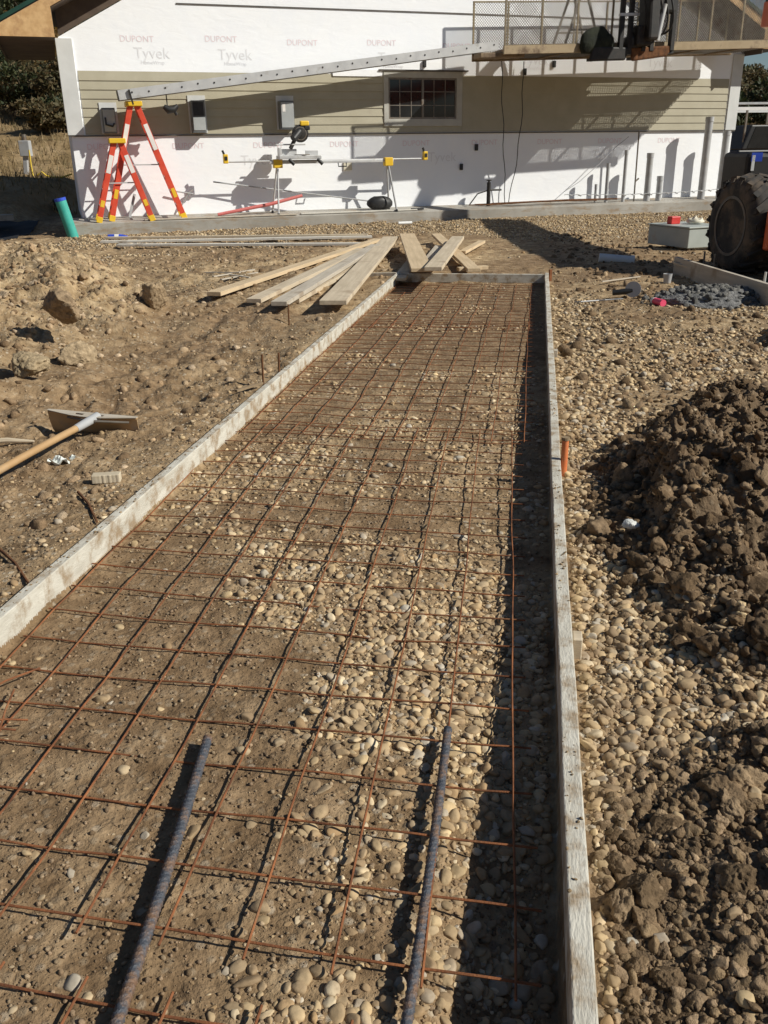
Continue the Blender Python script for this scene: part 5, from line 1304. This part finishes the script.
# ---- vegetation
def leaf_cloud(P, size, rng):
    n = len(P); a = rng.normal(size=(n, 3)); a /= np.linalg.norm(a, axis=1)[:, None]; b = rng.normal(size=(n, 3)); b -= (a*b).sum(1)[:, None]*a; b /= np.linalg.norm(b, axis=1)[:, None]
    s = size*rng.uniform(.5, 1.3, (n, 1))
    V = np.stack([P-a*s, P-b*s*.45, P+a*s, P+b*s*.45], 1).reshape(-1, 3)
    return V, np.arange(n*4).reshape(-1, 4)
def bush(x, y, h, w, leafm, lab, n=2600, size=.10, name='shrub', cat='shrub', group=None, trunk=.25, bare=0.):
    z0 = hz(x, y)-.1; rng = np.random.default_rng(int(abs(x*97+y*31)*10) % 99991)
    r = thing(name, lab, cat, (x, y, z0), group)
    mb = MB(); tips = []
    nb = 7
    for k in range(nb):
        a = rng.uniform(0, 2*PI); rr = w*.35*rng.uniform(.3, 1)
        hh = h*rng.uniform(.55, .98)
        p0 = Vector((x, y, z0)); p1 = p0+Vector((math.cos(a)*rr*.3, math.sin(a)*rr*.3, hh*.45)); p2 = p0+Vector((math.cos(a)*rr, math.sin(a)*rr, hh))
        mb.tube([p0, p1, p2], [.035*h/2, .02*h/2, .006*h/2], 6); tips += [p1, p2, (p1+p2)/2]
        for q in range(3):
            s0 = p1.lerp(p2, rng.uniform(0, .9)); e = s0+Vector((rng.normal()*w*.22, rng.normal()*w*.22, rng.uniform(.05, .3)*h)); mb.tube([s0, e], [.010*h/2, .004*h/2], 5); tips.append(e)
    mb.build('trunk', 'bark', r, smooth=True)
    C = np.array([p[:] for p in tips if p.z > z0+h*trunk*.6]); m_ = int(n*(1-bare))
    idx = rng.integers(0, len(C), m_); sc = rng.uniform(.10, .22, len(C))[idx][:, None]
    P = C[idx]+rng.normal(size=(m_, 3))*sc*np.array([w*.75, w*.75, h*.45])
    P = P[P[:, 2] > z0+.05]
    V, Fq = leaf_cloud(P, size, rng)
    o = npmesh('crown', V-np.array([x, y, z0]), Fq, leafm, False); o.parent = r
    return r
HG = 'shrubs and trees on the left hillside'
rows = [(4, 62, 44, 3.2, 3.4, 'leaf_dark', 'dark green tree at the upper left corner of the hillside'),
        (22, 66, 46, 4.0, 3.0, 'leaf_dark', 'dark leafy tree second from the left on the slope'),
        (40, 75, 43, 3.3, 2.4, 'leaf_yellow', 'yellowing tree in the middle of the slope thicket'),
        (52, 84, 41, 3.0, 2.4, 'leaf_yellow', 'bright yellow shrub close to the building corner'),
        (10, 92, 38, 2.0, 2.6, 'leaf_brown', 'rust brown shrub low at the left edge of the slope'),
        (32, 100, 37, 1.8, 2.2, 'leaf_dark', 'low dark shrub above the fallen logs'),
        (60, 104, 36, 2.2, 1.8, 'leaf_brown', 'brown shrub half hidden by the corner trim'),
        (-14, 80, 40, 3.2, 3.2, 'leaf_dark', 'dark tree just beyond the left edge'),
        (46, 122, 33, 1.0, 1.6, 'leaf_brown', 'small brown weed clump below the fallen logs'),
        (66, 118, 34, 1.2, 1.3, 'leaf_dark', 'small dark weed clump touching the building corner')]
for px, py, Y, h, w, lm_, lab in rows:
    g = at_depth(px, py, Y); bush(g.x, g.y, h, w, lm_, lab, 2600, .10, group=HG, name='shrub' if h < 2.6 else 'hillside_tree', cat='shrub' if h < 2.6 else 'tree')
rng = np.random.default_rng(5)
for k in range(16):
    Y = rng.uniform(50, 66); px = -30+k*7.5+rng.uniform(-3, 3); g = at_depth(px, 80, Y)
    bush(g.x, g.y, rng.uniform(5.5, 8.5), rng.uniform(4, 5.5), ('leaf_dark', 'leaf_dark', 'leaf_brown')[k % 3], 'tall dim tree in the wood at the top of the left slope', 3200, .20, name='woodland_tree', cat='tree', group='wood at the top of the left slope')
# dry grass
n = 26000; x = rng.uniform(-34, -6.6, n); y = rng.uniform(23.5, 50, n)
ok = (np.hypot(x, y) > 24) & (fbm(x*.4, y*.4, octs=3, seed=861) > -.35); x, y = x[ok], y[ok]; n = len(x)
z = height(x, y); hgt = rng.uniform(.06, .30, n); a = rng.uniform(0, PI, n); wd = .02
dx, dy = np.cos(a)*wd, np.sin(a)*wd; lx, ly = rng.normal(0, .08, n), rng.normal(0, .08, n)
V = np.stack([np.stack([x-dx, y-dy, z-.02], 1), np.stack([x+dx, y+dy, z-.02], 1), np.stack([x+lx, y+ly, z+hgt], 1)], 1).reshape(-1, 3)
o = npmesh('dry_grass', V, np.arange(3*n).reshape(-1, 3), 'grass', False); tag(o, 'dry tan grass growing over the left hillside', 'grass', kind='stuff')

# far wood on the right valley side
VV = []; n = 26000
rng = np.random.default_rng(9)
x = rng.uniform(40, 190, 420); y = rng.uniform(92, 260, 420); z = height(x, y)
P = []
for i in range(len(x)):
    h = rng.uniform(3, 5.5); m_ = 420; d = rng.normal(size=(m_, 3)); d /= np.linalg.norm(d, axis=1)[:, None]
    P.append(np.array([x[i], y[i], z[i]+h*.55])+d*np.array([2.6, 2.6, h*.55])*rng.uniform(.6, 1, (m_, 1)))
V, Fq = leaf_cloud(np.concatenate(P), .45, rng)
o = npmesh('far_wood', V, Fq, 'leaf_brown', False); tag(o, 'distant autumn wood on the valley side right of the building', 'woodland', kind='stuff')
x = rng.uniform(40, 190, 300); y = rng.uniform(92, 260, 300); z = height(x, y); P = []
for i in range(len(x)):
    h = rng.uniform(3, 6); m_ = 420; d = rng.normal(size=(m_, 3)); d /= np.linalg.norm(d, axis=1)[:, None]
    P.append(np.array([x[i], y[i], z[i]+h*.55])+d*np.array([2.4, 2.4, h*.55])*rng.uniform(.6, 1, (m_, 1)))
V, Fq = leaf_cloud(np.concatenate(P), .45, rng)
o = npmesh('far_wood', V, Fq, 'leaf_dark', False); tag(o, 'distant dark green trees among the autumn wood on the right', 'woodland', kind='stuff')

# parked truck with rack behind the right corner
def truck():
    c = at_depth(757, 185, 29); c.z = hz(c.x, c.y)
    r = thing('parked_truck', 'dark parked work truck with a pale ladder rack beyond the building corner', 'truck', c)
    ex, ey = Vector((.98, .2, 0)).normalized(), Vector((-.2, .98, 0)).normalized()
    z = c.z
    MB().boxa(c+ex*-.8+Z_*.55, ex*5.2, ey*1.9, Z_*.75).build('body', 'truck', r, bevel=.05)
    cabv = [c+ex*-.7+Z_*1.30, c+ex*1.9+Z_*1.30, c+ex*1.6+Z_*2.0, c+ex*-.45+Z_*2.0]
    MB().prism(cabv, ey*1.85).build('cab', 'truck', r, bevel=.04)
    MB().prism([p-ey*.012+(c+ex*.6+Z_*1.65-p)*.14 for p in cabv], ey*.01).build('side_window', 'glassdark', r)
    for q in (.2, 3.5):
        cc = c+ex*q+ey*.05+Z_*.40
        w_ = MB().lathe(cc, -ey, [(-.1, .40), (.12, .40), (.14, .26)], 24).build('wheel', 'tire', r, smooth=True)
        MB().lathe(cc-ey*.125, -ey, [(0, .22), (.025, .2)], 16).build('rim', 'conduit', w_)
    for q in (-.6, 1.2, 3.0):
        for yy in (.1, 1.75): MB().bar(c+ex*q+ey*yy+Z_*1.3, c+ex*q+ey*yy+Z_*2.42, .05, .05, ex).build('rack_post', 'steel', r)
    for yy in (.1, 1.75): MB().bar(c+ex*-1.0+ey*yy+Z_*2.45, c+ex*4.2+ey*yy+Z_*2.45, .06, .09).build('rack_rail', 'white', r)
    MB().bar(c+ex*-1.0+ey*.4+Z_*2.6, c+ex*4.2+ey*.4+Z_*2.62, .4, .06).build('rack_load', 'conduit', r)
truck()
b = at_depth(745, 185, 27); z = hz(b.x, b.y)
mb = MB()
for k in range(3): mb.box((b.x+.1*k, b.y, z+.12+.2*k), (1.6-.2*k, .8, .16))
tag(mb.build('pallet_stack', 'red', bevel=.02), 'low stack of reddish pallets behind the building corner', 'pallets')
mb = MB().bar((b.x-.5, b.y-1.2, z), (b.x-.5, b.y-1.2, z+.75), .09, .09, E_); tag(mb.build('survey_stake', 'wood', bevel=.01), 'pale wooden survey stake just right of the building corner', 'stake')
